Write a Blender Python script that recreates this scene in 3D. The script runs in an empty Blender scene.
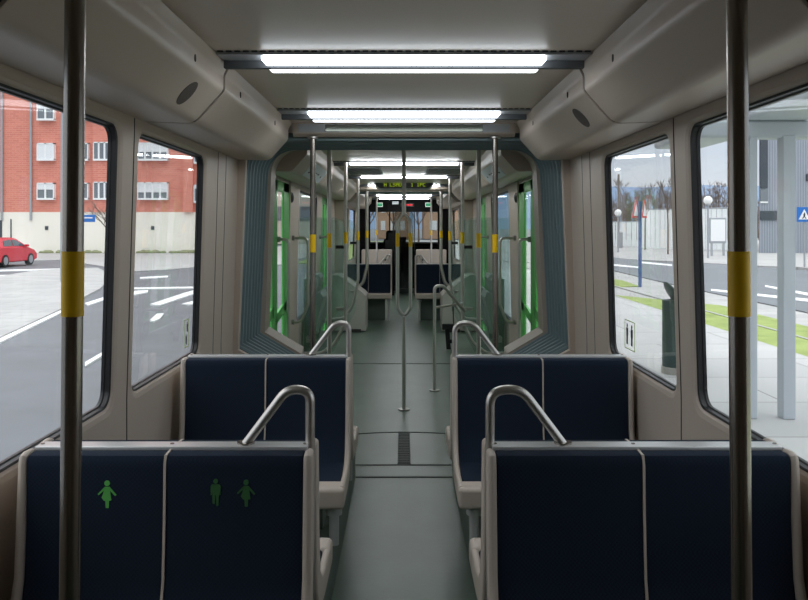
import bpy, bmesh, math, random
from mathutils import Vector, Matrix
from mathutils.geometry import tessellate_polygon

# ------------------------------------------------------------------ camera, sky, exposure
SC = bpy.context.scene
COL = SC.collection
FPX, EYE, UC, VC = 760.0, 1.60, 404.0, 228.0
cam = bpy.data.cameras.new('camera')
cam.sensor_width = 36.0
cam.lens = FPX / 808.0 * 36.0
cam.shift_y = -(300.0 - VC) / 808.0
cam.clip_start, cam.clip_end = 0.02, 6000
camo = bpy.data.objects.new('camera', cam)
COL.objects.link(camo)
camo.location = (0, 0, EYE)
camo.rotation_euler = (math.pi / 2, 0, 0)
SC.camera = camo

W = bpy.data.worlds.new('sky')
SC.world = W
W.use_nodes = True
nt = W.node_tree
nt.nodes.clear()
wo = nt.nodes.new('ShaderNodeOutputWorld')
bg = nt.nodes.new('ShaderNodeBackground')
tc = nt.nodes.new('ShaderNodeTexCoord')
sep = nt.nodes.new('ShaderNodeSeparateXYZ')
ramp = nt.nodes.new('ShaderNodeValToRGB')
mp = nt.nodes.new('ShaderNodeMapping')
ns = nt.nodes.new('ShaderNodeTexNoise')
mx = nt.nodes.new('ShaderNodeMix')
mx.data_type = 'RGBA'
mp.inputs['Scale'].default_value = (1.2, 1.2, 7)
ns.inputs['Scale'].default_value = 2.2
ns.inputs['Detail'].default_value = 5
el = ramp.color_ramp.elements
el[0].position, el[0].color = 0.0, (0.72, 0.72, 0.74, 1)
el[1].position, el[1].color = 1.0, (2.6, 2.66, 2.75, 1)
e = el.new(0.06); e.color = (0.68, 0.74, 0.82, 1)
e = el.new(0.16); e.color = (0.56, 0.66, 0.80, 1)
e = el.new(0.40); e.color = (1.7, 1.78, 1.88, 1)
nt.links.new(tc.outputs['Generated'], sep.inputs[0])
nt.links.new(sep.outputs['Z'], ramp.inputs['Fac'])
nt.links.new(tc.outputs['Generated'], mp.inputs[0])
nt.links.new(mp.outputs[0], ns.inputs['Vector'])
nr = nt.nodes.new('ShaderNodeMapRange')
nr.inputs['From Min'].default_value, nr.inputs['From Max'].default_value = 0.4, 0.7
nr.inputs['To Min'].default_value, nr.inputs['To Max'].default_value = 0.0, 0.5
nt.links.new(ns.outputs['Fac'], nr.inputs['Value'])
nt.links.new(nr.outputs[0], mx.inputs['Factor'])
nt.links.new(ramp.outputs['Color'], mx.inputs['A'])
mx.inputs['B'].default_value = (0.95, 0.96, 0.98, 1)
nt.links.new(mx.outputs['Result'], bg.inputs['Color'])
bg.inputs['Strength'].default_value = 1.0
nt.links.new(bg.outputs[0], wo.inputs[0])

LAMP = 6.0
VS = SC.view_settings
VS.view_transform = 'Standard'
VS.look = 'None'
VS.exposure = 0.14
VS.gamma = 1.0
VS.use_curve_mapping = False
SC.cycles.max_bounces = 10
SC.cycles.diffuse_bounces = 5
SC.cycles.transparent_max_bounces = 24
SC.cycles.sample_clamp_indirect = 6.0
SC.cycles.caustics_reflective = False
SC.cycles.caustics_refractive = False

# ------------------------------------------------------------------ helpers
def at(u, v, d):
    return Vector(((u - UC) * d / FPX, d, EYE - (v - VC) * d / FPX))
def gp(u, v, z):
    d = (EYE - z) * FPX / (v - VC)
    return ((u - UC) * d / FPX, d)

def lin(c):
    return tuple(((x / 255) / 12.92 if x <= 10 else (((x / 255) + 0.055) / 1.055) ** 2.4) for x in c)

MATS = {}
def mat(name, rgb, rough=0.5, metal=0.0, var=0.0, vscale=6.0, bump=0.0, bscale=60.0, spec=0.5, emit=None, estr=0.0, rgb2=None, stretch=None, aniso=0.0):
    m = bpy.data.materials.new(name)
    m.use_nodes = True
    n, l = m.node_tree.nodes, m.node_tree.links
    b = n['Principled BSDF']
    c = lin(rgb) + (1,)
    b.inputs['Base Color'].default_value = c
    b.inputs['Roughness'].default_value = rough
    b.inputs['Metallic'].default_value = metal
    b.inputs['Specular IOR Level'].default_value = spec
    if aniso: b.inputs['Anisotropic'].default_value = aniso
    t = n.new('ShaderNodeTexCoord')
    src = t.outputs['Object']
    if stretch:
        q = n.new('ShaderNodeMapping'); q.inputs['Scale'].default_value = stretch
        l.new(src, q.inputs[0]); src = q.outputs[0]
    if var > 0 or rgb2:
        z = n.new('ShaderNodeTexNoise'); z.inputs['Scale'].default_value = vscale; z.inputs['Detail'].default_value = 6
        l.new(src, z.inputs['Vector'])
        r = n.new('ShaderNodeValToRGB')
        r.color_ramp.elements[0].position, r.color_ramp.elements[1].position = 0.3, 0.7
        if rgb2:
            r.color_ramp.elements[0].color = c; r.color_ramp.elements[1].color = lin(rgb2) + (1,)
        else:
            r.color_ramp.elements[0].color = tuple(x * (1 - var) for x in c[:3]) + (1,)
            r.color_ramp.elements[1].color = tuple(min(1, x * (1 + var)) for x in c[:3]) + (1,)
        l.new(z.outputs['Fac'], r.inputs[0]); l.new(r.outputs[0], b.inputs['Base Color'])
    if bump > 0:
        z = n.new('ShaderNodeTexNoise'); z.inputs['Scale'].default_value = bscale; z.inputs['Detail'].default_value = 3
        l.new(src, z.inputs['Vector'])
        q = n.new('ShaderNodeBump'); q.inputs['Strength'].default_value = bump; q.inputs['Distance'].default_value = 0.01
        l.new(z.outputs['Fac'], q.inputs['Height']); l.new(q.outputs[0], b.inputs['Normal'])
    if emit:
        b.inputs['Emission Color'].default_value = lin(emit) + (1,)
        b.inputs['Emission Strength'].default_value = estr
    MATS[name] = m
    return m

def glass(name, tint, refl=0.05, haze=0.0, hazecol=(255, 255, 255)):
    m = bpy.data.materials.new(name)
    m.use_nodes = True
    n, l = m.node_tree.nodes, m.node_tree.links
    n.clear()
    o = n.new('ShaderNodeOutputMaterial')
    tr = n.new('ShaderNodeBsdfTransparent'); tr.inputs[0].default_value = tint + (1,)
    gl = n.new('ShaderNodeBsdfGlossy'); gl.inputs['Roughness'].default_value = 0.0
    df = n.new('ShaderNodeBsdfDiffuse'); df.inputs[0].default_value = lin(hazecol) + (1,)
    fr = n.new('ShaderNodeLayerWeight'); fr.inputs['Blend'].default_value = 0.06
    mr = n.new('ShaderNodeMapRange'); mr.inputs['To Min'].default_value = refl; mr.inputs['To Max'].default_value = 0.28
    a, c = n.new('ShaderNodeMixShader'), n.new('ShaderNodeMixShader')
    a.inputs[0].default_value = haze
    l.new(tr.outputs[0], a.inputs[1]); l.new(df.outputs[0], a.inputs[2])
    l.new(fr.outputs['Fresnel'], mr.inputs['Value']); l.new(mr.outputs[0], c.inputs[0])
    l.new(a.outputs[0], c.inputs[1]); l.new(gl.outputs[0], c.inputs[2])
    l.new(c.outputs[0], o.inputs[0])
    MATS[name] = m
    return m

def wavy(name, rgb, rgb2, scale, axis='X', rough=0.7, dist=0.0, bump=0.0):
    m = mat(name, rgb, rough)
    n, l = m.node_tree.nodes, m.node_tree.links
    b = n['Principled BSDF']
    t = n.new('ShaderNodeTexCoord'); w = n.new('ShaderNodeTexWave')
    w.bands_direction = axis; w.inputs['Scale'].default_value = scale; w.inputs['Distortion'].default_value = dist
    l.new(t.outputs['Object'], w.inputs['Vector'])
    r = n.new('ShaderNodeValToRGB')
    r.color_ramp.elements[0].color = lin(rgb) + (1,); r.color_ramp.elements[1].color = lin(rgb2) + (1,)
    l.new(w.outputs['Color'], r.inputs[0]); l.new(r.outputs[0], b.inputs['Base Color'])
    if bump:
        q = n.new('ShaderNodeBump'); q.inputs['Strength'].default_value = bump
        l.new(w.outputs['Fac'], q.inputs['Height']); l.new(q.outputs[0], b.inputs['Normal'])
    return m

def bricks(name, c1, c2, mortar, bw, bh, scale=1.0, rough=0.85, msize=0.02):
    m = mat(name, c1, rough, spec=0.1)
    n, l = m.node_tree.nodes, m.node_tree.links
    b = n['Principled BSDF']
    t = n.new('ShaderNodeTexCoord'); q = n.new('ShaderNodeMapping'); k = n.new('ShaderNodeTexBrick')
    q.inputs['Rotation'].default_value = (math.pi / 2, 0, 0) if name.startswith('brick') else (0, 0, 0)
    k.inputs['Color1'].default_value = lin(c1) + (1,); k.inputs['Color2'].default_value = lin(c2) + (1,)
    k.inputs['Mortar'].default_value = lin(mortar) + (1,)
    k.inputs['Scale'].default_value = scale; k.inputs['Brick Width'].default_value = bw; k.inputs['Row Height'].default_value = bh
    k.inputs['Mortar Size'].default_value = msize
    l.new(t.outputs['Object'], q.inputs[0]); l.new(q.outputs[0], k.inputs['Vector']); l.new(k.outputs['Color'], b.inputs['Base Color'])
    return m

class MB:
    def __init__(s): s.v = []; s.f = []
    def add(s, vs, fs):
        o = len(s.v); s.v += [Vector(p) for p in vs]; s.f += [[i + o for i in f] for f in fs]; return s
    def bm(s, b):
        b.verts.index_update()
        s.add([v.co.copy() for v in b.verts], [[v.index for v in f.verts] for f in b.faces]); b.free(); return s
    def box(s, x0, x1, y0, y1, z0, z1, bev=0.0, seg=2):
        b = bmesh.new()
        bmesh.ops.create_cube(b, size=1)
        for v in b.verts:
            v.co = Vector(((x0 + x1) / 2 + v.co.x * (x1 - x0), (y0 + y1) / 2 + v.co.y * (y1 - y0), (z0 + z1) / 2 + v.co.z * (z1 - z0)))
        if bev > 0: bmesh.ops.bevel(b, geom=b.edges[:] , offset=bev, segments=seg, affect='EDGES', profile=0.5)
        return s.bm(b)
    def prism(s, pts, axis, a, b_, bev=0.0, seg=2):
        """pts are 2-D; axis 'x': pts=(y,z); 'y': pts=(x,z); 'z': pts=(x,y)"""
        def P(p, t):
            return {'x': (t, p[0], p[1]), 'y': (p[0], t, p[1]), 'z': (p[0], p[1], t)}[axis]
        b = bmesh.new()
        A = [b.verts.new(P(p, a)) for p in pts]; B = [b.verts.new(P(p, b_)) for p in pts]
        n = len(pts)
        fa = b.faces.new(A); fb = b.faces.new(B[::-1])
        for i in range(n): b.faces.new((A[i], B[i], B[(i + 1) % n], A[(i + 1) % n]))
        bmesh.ops.recalc_face_normals(b, faces=b.faces[:])
        if bev > 0:
            ed = list(fa.edges) + list(fb.edges)
            bmesh.ops.bevel(b, geom=ed, offset=bev, segments=seg, affect='EDGES', profile=0.5)
        return s.bm(b)
    def tube(s, path, r, n=12, cap=True, closed=False):
        P = [Vector(p) for p in path]
        rs = r if isinstance(r, (list, tuple)) else [r] * len(P)
        T = []
        for i in range(len(P)):
            a = P[max(i - 1, 0)]; c = P[min(i + 1, len(P) - 1)]
            if closed: a, c = P[i - 1], P[(i + 1) % len(P)]
            T.append((c - a).normalized())
        u = T[0].orthogonal().normalized()
        vs, fs = [], []
        for i, p in enumerate(P):
            u = (u - T[i] * u.dot(T[i])).normalized()
            w = T[i].cross(u)
            for k in range(n):
                t = 2 * math.pi * k / n
                vs.append(p + (u * math.cos(t) + w * math.sin(t)) * rs[i])
        m = len(P)
        for i in range(m if closed else m - 1):
            j = (i + 1) % m
            for k in range(n):
                fs.append([i * n + k, i * n + (k + 1) % n, j * n + (k + 1) % n, j * n + k])
        if cap and not closed:
            fs.append(list(range(n))[::-1]); fs.append([(m - 1) * n + k for k in range(n)])
        return s.add(vs, fs)
    def cyl(s, a, b, r, n=20): return s.tube([a, b], r, n)
    def ball(s, c, r, sx=1, sy=1, sz=1, n=16):
        b = bmesh.new(); bmesh.ops.create_uvsphere(b, u_segments=n, v_segments=n // 2 + 2, radius=r)
        for v in b.verts: v.co = Vector(c) + Vector((v.co.x * sx, v.co.y * sy, v.co.z * sz))
        return s.bm(b)
    def xf(s, M):
        s.v = [M @ p for p in s.v]; return s
    def build(s, name, m, parent=None, local=False, sharp=35, wn=True):
        me = bpy.data.meshes.new(name)
        off = Vector((0, 0, 0))
        if parent and not local:
            q = parent
            while q: off += q.location; q = q.parent
        me.from_pydata([tuple(p - off) for p in s.v], [], s.f)
        b = bmesh.new(); b.from_mesh(me)
        bmesh.ops.recalc_face_normals(b, faces=b.faces[:])
        b.to_mesh(me); b.free()
        me.polygons.foreach_set('use_smooth', [True] * len(me.polygons))
        me.set_sharp_from_angle(angle=math.radians(sharp))
        me.materials.append(MATS[m] if isinstance(m, str) else m)
        o = bpy.data.objects.new(name, me); COL.objects.link(o)
        if wn and len(me.polygons) < 6000:
            w = o.modifiers.new('weighted_normal', 'WEIGHTED_NORMAL'); w.keep_sharp = True
        if parent: o.parent = parent
        return o

def fillet(pts, r, n=6):
    P = [Vector(p) for p in pts]; out = [P[0]]
    for i in range(1, len(P) - 1):
        a, b, c = P[i - 1], P[i], P[i + 1]
        d1, d2 = (a - b), (c - b)
        ang = d1.angle(d2)
        t = min(r / math.tan(ang / 2), d1.length * 0.49, d2.length * 0.49)
        p0, p1 = b + d1.normalized() * t, b + d2.normalized() * t
        for k in range(n + 1):
            q = k / n
            out.append(p0 * (1 - q) ** 2 + b * (2 * q * (1 - q)) + p1 * q * q)
    out.append(P[-1])
    return out

def tag(o, label=None, cat=None, group=None, kind=None):
    if label: o['label'] = label
    if cat: o['category'] = cat
    if group: o['group'] = group
    if kind: o['kind'] = kind
    return o
def thing(name, loc, label, cat, group=None, kind=None, rz=0.0):
    o = bpy.data.objects.new(name, None); COL.objects.link(o)
    o.location = loc; o.rotation_euler = (0, 0, rz); o.empty_display_size = 0.1
    return tag(o, label, cat, group, kind)
def struct(o, label=None, cat=None):
    return tag(o, label, cat, None, 'structure')

# ------------------------------------------------------------------ materials
mat('cream_panel', (192, 178, 164), 0.45, var=0.03, vscale=2.0, spec=0.4)
mat('ceiling_panel', (212, 198, 184), 0.38, var=0.03, vscale=1.5, spec=0.5)
mat('seam_dark', (40, 37, 35), 0.8)
mat('speaker_mesh', (84, 77, 72), 0.7, bump=0.4, bscale=600)
mat('gasket', (18, 19, 22), 0.4)
mat('floor_vinyl', (82, 97, 86), 0.32, var=0.10, vscale=3.0, bump=0.03, bscale=40, spec=0.5)
mat('podium_vinyl', (92, 105, 97), 0.55, var=0.06, vscale=4.0)
mat('tread_dark', (72, 76, 72), 0.6, bump=0.5, bscale=120)
mat('steel', (152, 146, 138), 0.26, 1.0, var=0.03, vscale=3.0, stretch=(1, 1, 0.05))
mat('steel_lit', (196, 192, 186), 0.36, 1.0)  # same stainless as steel, colour lightened to imitate brighter light on the tubes
mat('steel_soft', (168, 165, 160), 0.4, 1.0)
mat('plate_metal', (206, 206, 205), 0.30, 0.45)
mat('yellow_band', (255, 205, 2), 0.45)
mat('seat_frame', (188, 176, 164), 0.45, spec=0.4)
mat('pictogram_green', (92, 178, 84), 0.6)
mat('pictogram_worn', (48, 98, 50), 0.7)
mat('housing_grey', (160, 164, 167), 0.5)
mat('bar_dark', (84, 87, 90), 0.7)
mat('sticker_green', (168, 190, 112), 0.6)
mat('housing_slot', (46, 48, 50), 0.7)
mat('lamp_diffuser', (240, 243, 245), 0.4, emit=(240, 248, 255), estr=LAMP)
mat('lamp_diffuser_bright', (240, 243, 245), 0.4, emit=(244, 248, 252), estr=LAMP * 2.8)
mat('bellows', (84, 106, 110), 0.7, var=0.05)
mat('bellows_edge', (132, 152, 156), 0.5)
mat('portal_beige', (176, 163, 149), 0.5)
mat('door_green', (98, 196, 96), 0.4)
mat('black_plastic', (16, 17, 18), 0.45)
mat('cab_black', (8, 8, 9), 0.7, spec=0.15)
mat('notice_white', (205, 212, 216), 0.5)
mat('icon_black', (28, 28, 30), 0.6)
mat('grey_perch', (122, 133, 126), 0.55)
mat('box_grey', (158, 154, 146), 0.5)
mat('mirror_strip', (84, 87, 80), 0.16, 0.85)
mat('led_lit', (170, 200, 20), 0.5, emit=(190, 215, 20), estr=0.6)
mat('exit_green', (20, 130, 80), 0.5, emit=(60, 190, 130), estr=0.35)
mat('exit_white', (225, 235, 228), 0.5, emit=(225, 235, 228), estr=0.5)
mat('led_red', (200, 20, 30), 0.5, emit=(230, 20, 40), estr=0.8)
mat('strap_black', (14, 14, 15), 0.8)
glass('window_glass', (0.975, 0.985, 0.985), 0.022, 0.007)
glass('dark_window_glass', (0.66, 0.72, 0.72), 0.05, 0.01)
glass('screen_glass', (0.90, 0.96, 0.94), 0.04, 0.07, (186, 214, 205))
glass('windscreen_glass', (0.70, 0.73, 0.73), 0.03, 0.0)

def grate():
    m = mat('grate', (120, 122, 122), 0.6)
    n, l = m.node_tree.nodes, m.node_tree.links
    t = n.new('ShaderNodeTexCoord'); q = n.new('ShaderNodeMapping'); q.inputs['Scale'].default_value = (22, 9, 0.0)
    q.inputs['Location'].default_value = (0, 0, 0.5)
    k = n.new('ShaderNodeTexChecker'); k.inputs['Scale'].default_value = 1.0
    k.inputs['Color1'].default_value = lin((38, 38, 40)) + (1,); k.inputs['Color2'].default_value = lin((150, 150, 148)) + (1,)
    l.new(t.outputs['Object'], q.inputs[0]); l.new(q.outputs[0], k.inputs['Vector']); l.new(k.outputs['Color'], n['Principled BSDF'].inputs['Base Color'])
grate()
def fabric():
    m = mat('seat_fabric', (30, 40, 60), 0.9, spec=0.25)
    n, l = m.node_tree.nodes, m.node_tree.links
    b = n['Principled BSDF']
    t = n.new('ShaderNodeTexCoord'); q = n.new('ShaderNodeMapping'); q.inputs['Scale'].default_value = (160, 160, 160)
    k = n.new('ShaderNodeTexChecker'); k.inputs['Scale'].default_value = 1.0
    k.inputs['Color1'].default_value = lin((20, 31, 46)) + (1,); k.inputs['Color2'].default_value = lin((25, 37, 54)) + (1,)
    l.new(t.outputs['Object'], q.inputs[0]); l.new(q.outputs[0], k.inputs['Vector']); l.new(k.outputs['Color'], b.inputs['Base Color'])
    u = n.new('ShaderNodeBump'); u.inputs['Strength'].default_value = 0.15; u.inputs['Distance'].default_value = 0.002
    l.new(k.outputs['Fac'], u.inputs['Height']); l.new(u.outputs[0], b.inputs['Normal'])
fabric()
# outside
bricks('brick_red', (218, 140, 122), (208, 128, 112), (220, 162, 148), 0.5, 0.16, 1.0, msize=0.012)
mat('plinth_cream', (240, 235, 223), 0.8, var=0.04, vscale=0.5)
mat('window_white', (238, 240, 240), 0.5)
mat('shutter_white', (226, 228, 230), 0.6)
mat('window_dark', (120, 126, 132), 0.2)
mat('asphalt', (108, 112, 117), 0.6, var=0.10, vscale=1.2, bump=0.2, bscale=80, spec=0.35)
bricks('paving', (182, 181, 179), (170, 169, 168), (146, 145, 144), 1.2, 0.6, 1.0, msize=0.012)
bricks('platform_paving', (192, 192, 191), (182, 182, 182), (140, 139, 137), 2.4, 1.2, 1.0, msize=0.010)
mat('kerb', (190, 188, 184), 0.8)
mat('road_paint', (232, 233, 232), 0.7)
mat('grass', (130, 146, 80), 0.95, rgb2=(156, 170, 98), vscale=2.5, bump=0.8, bscale=30)
mat('weeds', (138, 142, 108), 0.95, var=0.2)
mat('rail_steel', (176, 176, 172), 0.4, 0.6)
mat('car_red', (206, 28, 52), 0.22, spec=0.6)
mat('car_glass', (52, 60, 68), 0.1)
mat('tyre', (26, 26, 28), 0.8)
mat('rim', (176, 178, 182), 0.35, 0.8)
mat('lamp_red', (190, 20, 24), 0.3)
mat('bark', (112, 98, 88), 0.9, var=0.15)
mat('bark_grey', (128, 120, 112), 0.9, var=0.15)
mat('sign_blue', (30, 108, 190), 0.5)
mat('sign_white', (240, 240, 240), 0.5)
mat('sign_red', (206, 50, 52), 0.5)
mat('pole_blue', (66, 92, 142), 0.5)
mat('pole_grey', (158, 162, 166), 0.5)
mat('globe_white', (240, 240, 238), 0.4)
mat('hoarding', (236, 240, 240), 0.7, var=0.03)
wavy('clad_grey', (128, 134, 144), (156, 162, 172), 1.6, 'X', 0.5, bump=0.3)
mat('clad_dark', (66, 72, 80), 0.4)
mat('hill_forest_hazed', (126, 146, 172), 1.0, rgb2=(138, 157, 180), vscale=0.02)  # blue of the aerial haze is painted into the forest colour
mat('bin_green', (54, 76, 72), 0.5)
mat('concrete', (178, 176, 170), 0.8, var=0.05)
mat('shelter_metal', (188, 195, 203), 0.45)
glass('shelter_glass', (0.94, 0.955, 0.955), 0.05, 0.22, (234, 237, 238))
mat('tan_wall', (196, 160, 132), 0.85)
mat('pale_wall', (214, 208, 196), 0.85)

# ------------------------------------------------------------------ tram body
def wx(z):
    return 1.105 if z >= 2.0 else 1.105 + 0.032 * min(1.0, (2.0 - z) / 1.1)
ZC = 2.295
def rrect(y0, y1, z0, z1, r, n=5):
    out = []
    for (cy, cz, a0) in ((y1 - r, z1 - r, 0), (y0 + r, z1 - r, 90), (y0 + r, z0 + r, 180), (y1 - r, z0 + r, 270)):
        for k in range(n + 1):
            t = math.radians(a0 + 90 * k / n)
            out.append((cy + r * math.cos(t), cz + r * math.sin(t)))
    return out

def wall_section(side, name, y0, y1, z0, z1, wins, label):
    """inner lining with moulded rounded window openings"""
    sg = -1 if side == 'left' else 1
    m = MB()
    outer = []
    nz = 8
    for k in range(nz + 1): outer.append((y0, z0 + (z1 - z0) * k / nz))
    for k in range(nz + 1): outer.append((y1, z1 - (z1 - z0) * k / nz))
    loops = [outer]
    holes = []
    for (a, b, c, d) in wins:
        h = rrect(a - 0.03, b + 0.03, c - 0.03, d + 0.018, 0.085)
        holes.append((h, (a, b, c, d))); loops.append(h)
    flat = [p for lp in loops for p in lp]
    tris = tessellate_polygon([[Vector((p[0], p[1], 0)) for p in lp] for lp in loops])
    m.add([(sg * wx(p[1]), p[0], p[1]) for p in flat], [list(t) for t in tris])
    n0 = len(outer)
    # back skin, so the wall has a thickness
    m.add([(sg * (wx(p[1]) + 0.044), p[0], p[1]) for p in flat], [list(t) for t in tris])
    m.add([(sg * (wx(p[1]) + t), p[0], p[1]) for t in (0, 0.044) for p in outer], [[i, (i + 1) % n0, n0 + (i + 1) % n0, n0 + i] for i in range(n0)])
    for h, (a, b, c, d) in holes:
        prev = [(sg * wx(p[1]), p[0], p[1]) for p in h]
        for (ex, dx) in ((-0.012, 0.005), (0.0, 0.014), (0.0, 0.044)):
            rr = rrect(a - 0.03 * (-ex / 0.03 if ex else 0), b + (-ex), c + ex, d - ex, 0.07)
            if ex == -0.012: rr = rrect(a - 0.012, b + 0.012, c - 0.012, d + 0.008, 0.075)
            else: rr = rrect(a, b, c, d, 0.065)
            cur = [(sg * (wx(p[1]) + dx), p[0], p[1]) for p in rr]
            k = len(cur)
            m.add(prev + cur, [[i, (i + 1) % k, k + (i + 1) % k, k + i] for i in range(k)])
            prev = cur
    return struct(m.build(name, 'cream_panel', sharp=50), label, 'wall')

WN = [0]
def window(side, a, b, c, d, where, sticker=None, gl='window_glass'):
    sg = -1 if side == 'left' else 1
    WN[0] += 1
    t = thing('window_%d' % WN[0], (sg * 1.16, (a + b) / 2, c), 'tram side window with black rubber edging, ' + where, 'window', kind='structure')
    m = MB()
    L = [(0.001, 0.0, 0.065), (-0.006, 0.004, 0.062), (-0.007, 0.020, 0.060), (-0.012, 0.023, 0.057), (-0.012, 0.034, 0.057), (0.004, 0.034, 0.065)]
    rings = []
    for (ex, dx, r) in L:
        rings.append([(sg * (wx(p[1]) + 0.010 + dx), p[0], p[1]) for p in rrect(a - ex, b + ex, c - ex, d + ex, r)])
    k = len(rings[0])
    vs = [p for r in rings for p in r]
    fs = [[r * k + i, r * k + (i + 1) % k, ((r + 1) % 6) * k + (i + 1) % k, ((r + 1) % 6) * k + i] for r in range(6) for i in range(k)]
    m.add(vs, fs)
    m.build('window_gasket', 'gasket', t)
    g = MB()
    rr = rrect(a + 0.012, b - 0.012, c + 0.012, d - 0.012, 0.05)
    A = [(sg * (wx(p[1]) + 0.036), p[0], p[1]) for p in rr]; B = [(sg * (wx(p[1]) + 0.042), p[0], p[1]) for p in rr]
    k = len(rr)
    g.add(A + B, [list(range(k)), list(range(k, 2 * k))] + [[i, (i + 1) % k, k + (i + 1) % k, k + i] for i in range(k)])
    g.build('window_pane', gl, t)
    if sticker:
        sy, sz, w, h, figs = sticker
        p = MB(); xx = sg * (wx(sz) + 0.033)
        e = 0.004
        for (p0, p1, q0, q1) in ((sy - w, sy + w, sz - h, sz - h + e), (sy - w, sy + w, sz + h - e, sz + h), (sy - w, sy - w + e, sz - h, sz + h), (sy + w - e, sy + w, sz - h, sz + h)):
            p.box(min(xx, xx + sg * 0.002), max(xx, xx + sg * 0.002), p0, p1, q0, q1)
        s = p.build('sticker_border', 'sticker_green', t); s['label'] = 'thin green outline of the window sticker'
        f = MB()
        for (fy, fz, fs_) in figs:
            f.ball((xx, sy + fy, sz + fz + 0.042 * fs_), 0.011 * fs_, 0.15, 1, 1, 10)
            f.box(xx - 0.0015, xx + 0.0015, sy + fy - 0.013 * fs_, sy + fy + 0.013 * fs_, sz + fz - 0.012 * fs_, sz + fz + 0.03 * fs_, 0)
            f.box(xx - 0.0015, xx + 0.0015, sy + fy - 0.009 * fs_, sy + fy + 0.009 * fs_, sz + fz - 0.055 * fs_, sz + fz - 0.012 * fs_, 0)
        s = f.build('sticker_figures', 'icon_black', t); s['label'] = 'small black standing figures on the window sticker'
    return t

# floor
fl = MB()
fl.box(-1.24, 1.24, -1.0, 23.0, -0.08, 0.0)
struct(fl.build('floor', 'floor_vinyl'), 'grey green vinyl floor running down the tram', 'floor')
for i, (y, w, nm) in enumerate(((4.88, 0.012, 'straight dark joint across the aisle nearest the double seats'), (5.13, 0.008, 'studded thin joint across the aisle beyond the first joint'))):
    m = MB(); m.box(-0.62 if i else -0.31, 0.62 if i else 0.31, y - w, y + w, 0.0, 0.004)
    struct(m.build('floor_trim_%d' % (i + 1), 'tread_dark'), nm, 'floor joint')
m = MB()
arc = [(1.25 * math.sin(math.radians(a)), 4.70 + 1.25 * math.cos(math.radians(a))) for a in range(-32, 33, 4)]
m.tube([(x, y, 0.001) for x, y in arc], 0.005, 6)
struct(m.build('floor_trim_3', 'tread_dark'), 'curved joint of the round turntable plate in the floor', 'floor joint')
m = MB(); m.box(-0.045, 0.045, 5.15, 5.93, 0.0, 0.004)
for k in range(18): m.box(-0.04, 0.04, 5.165 + k * 0.042, 5.185 + k * 0.042, 0.004, 0.007)
struct(m.build('floor_trim_4', 'tread_dark'), 'narrow ribbed dark tread strip in the middle of the aisle', 'floor strip')
m = MB(); m.tube([(-0.62, 8.95, 0.001), (0.62, 8.95, 0.001)], 0.005, 6)
struct(m.build('floor_trim_5', 'tread_dark'), 'thin joint across the aisle beside the wheelchair bay', 'floor joint')
for sg, s in ((-1, 'left'), (1, 'right')):
    m = MB(); xs = sorted((sg * 0.31, sg * 1.15))
    m.box(xs[0], xs[1], -1.0, 4.86, 0.0, 0.20, 0.012)
    struct(m.build('floor_podium_' + s, 'podium_vinyl'), 'low green grey podium under the double seats on the %s side' % s, 'podium')

# roof
m = MB()
m.box(-1.24, 1.24, -1.0, 5.05, ZC, ZC + 0.05); m.box(-1.24, 1.24, 5.95, 12.35, ZC, ZC + 0.05); m.box(-1.24, 1.24, 12.9, 23.0, ZC, ZC + 0.05)
struct(m.build('ceiling', 'ceiling_panel'), 'flat beige grey ceiling of the tram', 'ceiling')
m = MB()
m.box(-1.30, 1.30, -1.15, 23.0, ZC + 0.06, ZC + 0.35, 0.05)
struct(m.build('roof_shell', 'cream_panel'), 'outer roof of the tram', 'roof')
m = MB(); m.box(-1.30, 1.30, -1.16, -1.0, -0.1, ZC + 0.06)
struct(m.build('wall_back', 'cream_panel'), 'rear bulkhead behind the viewer', 'wall')

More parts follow.
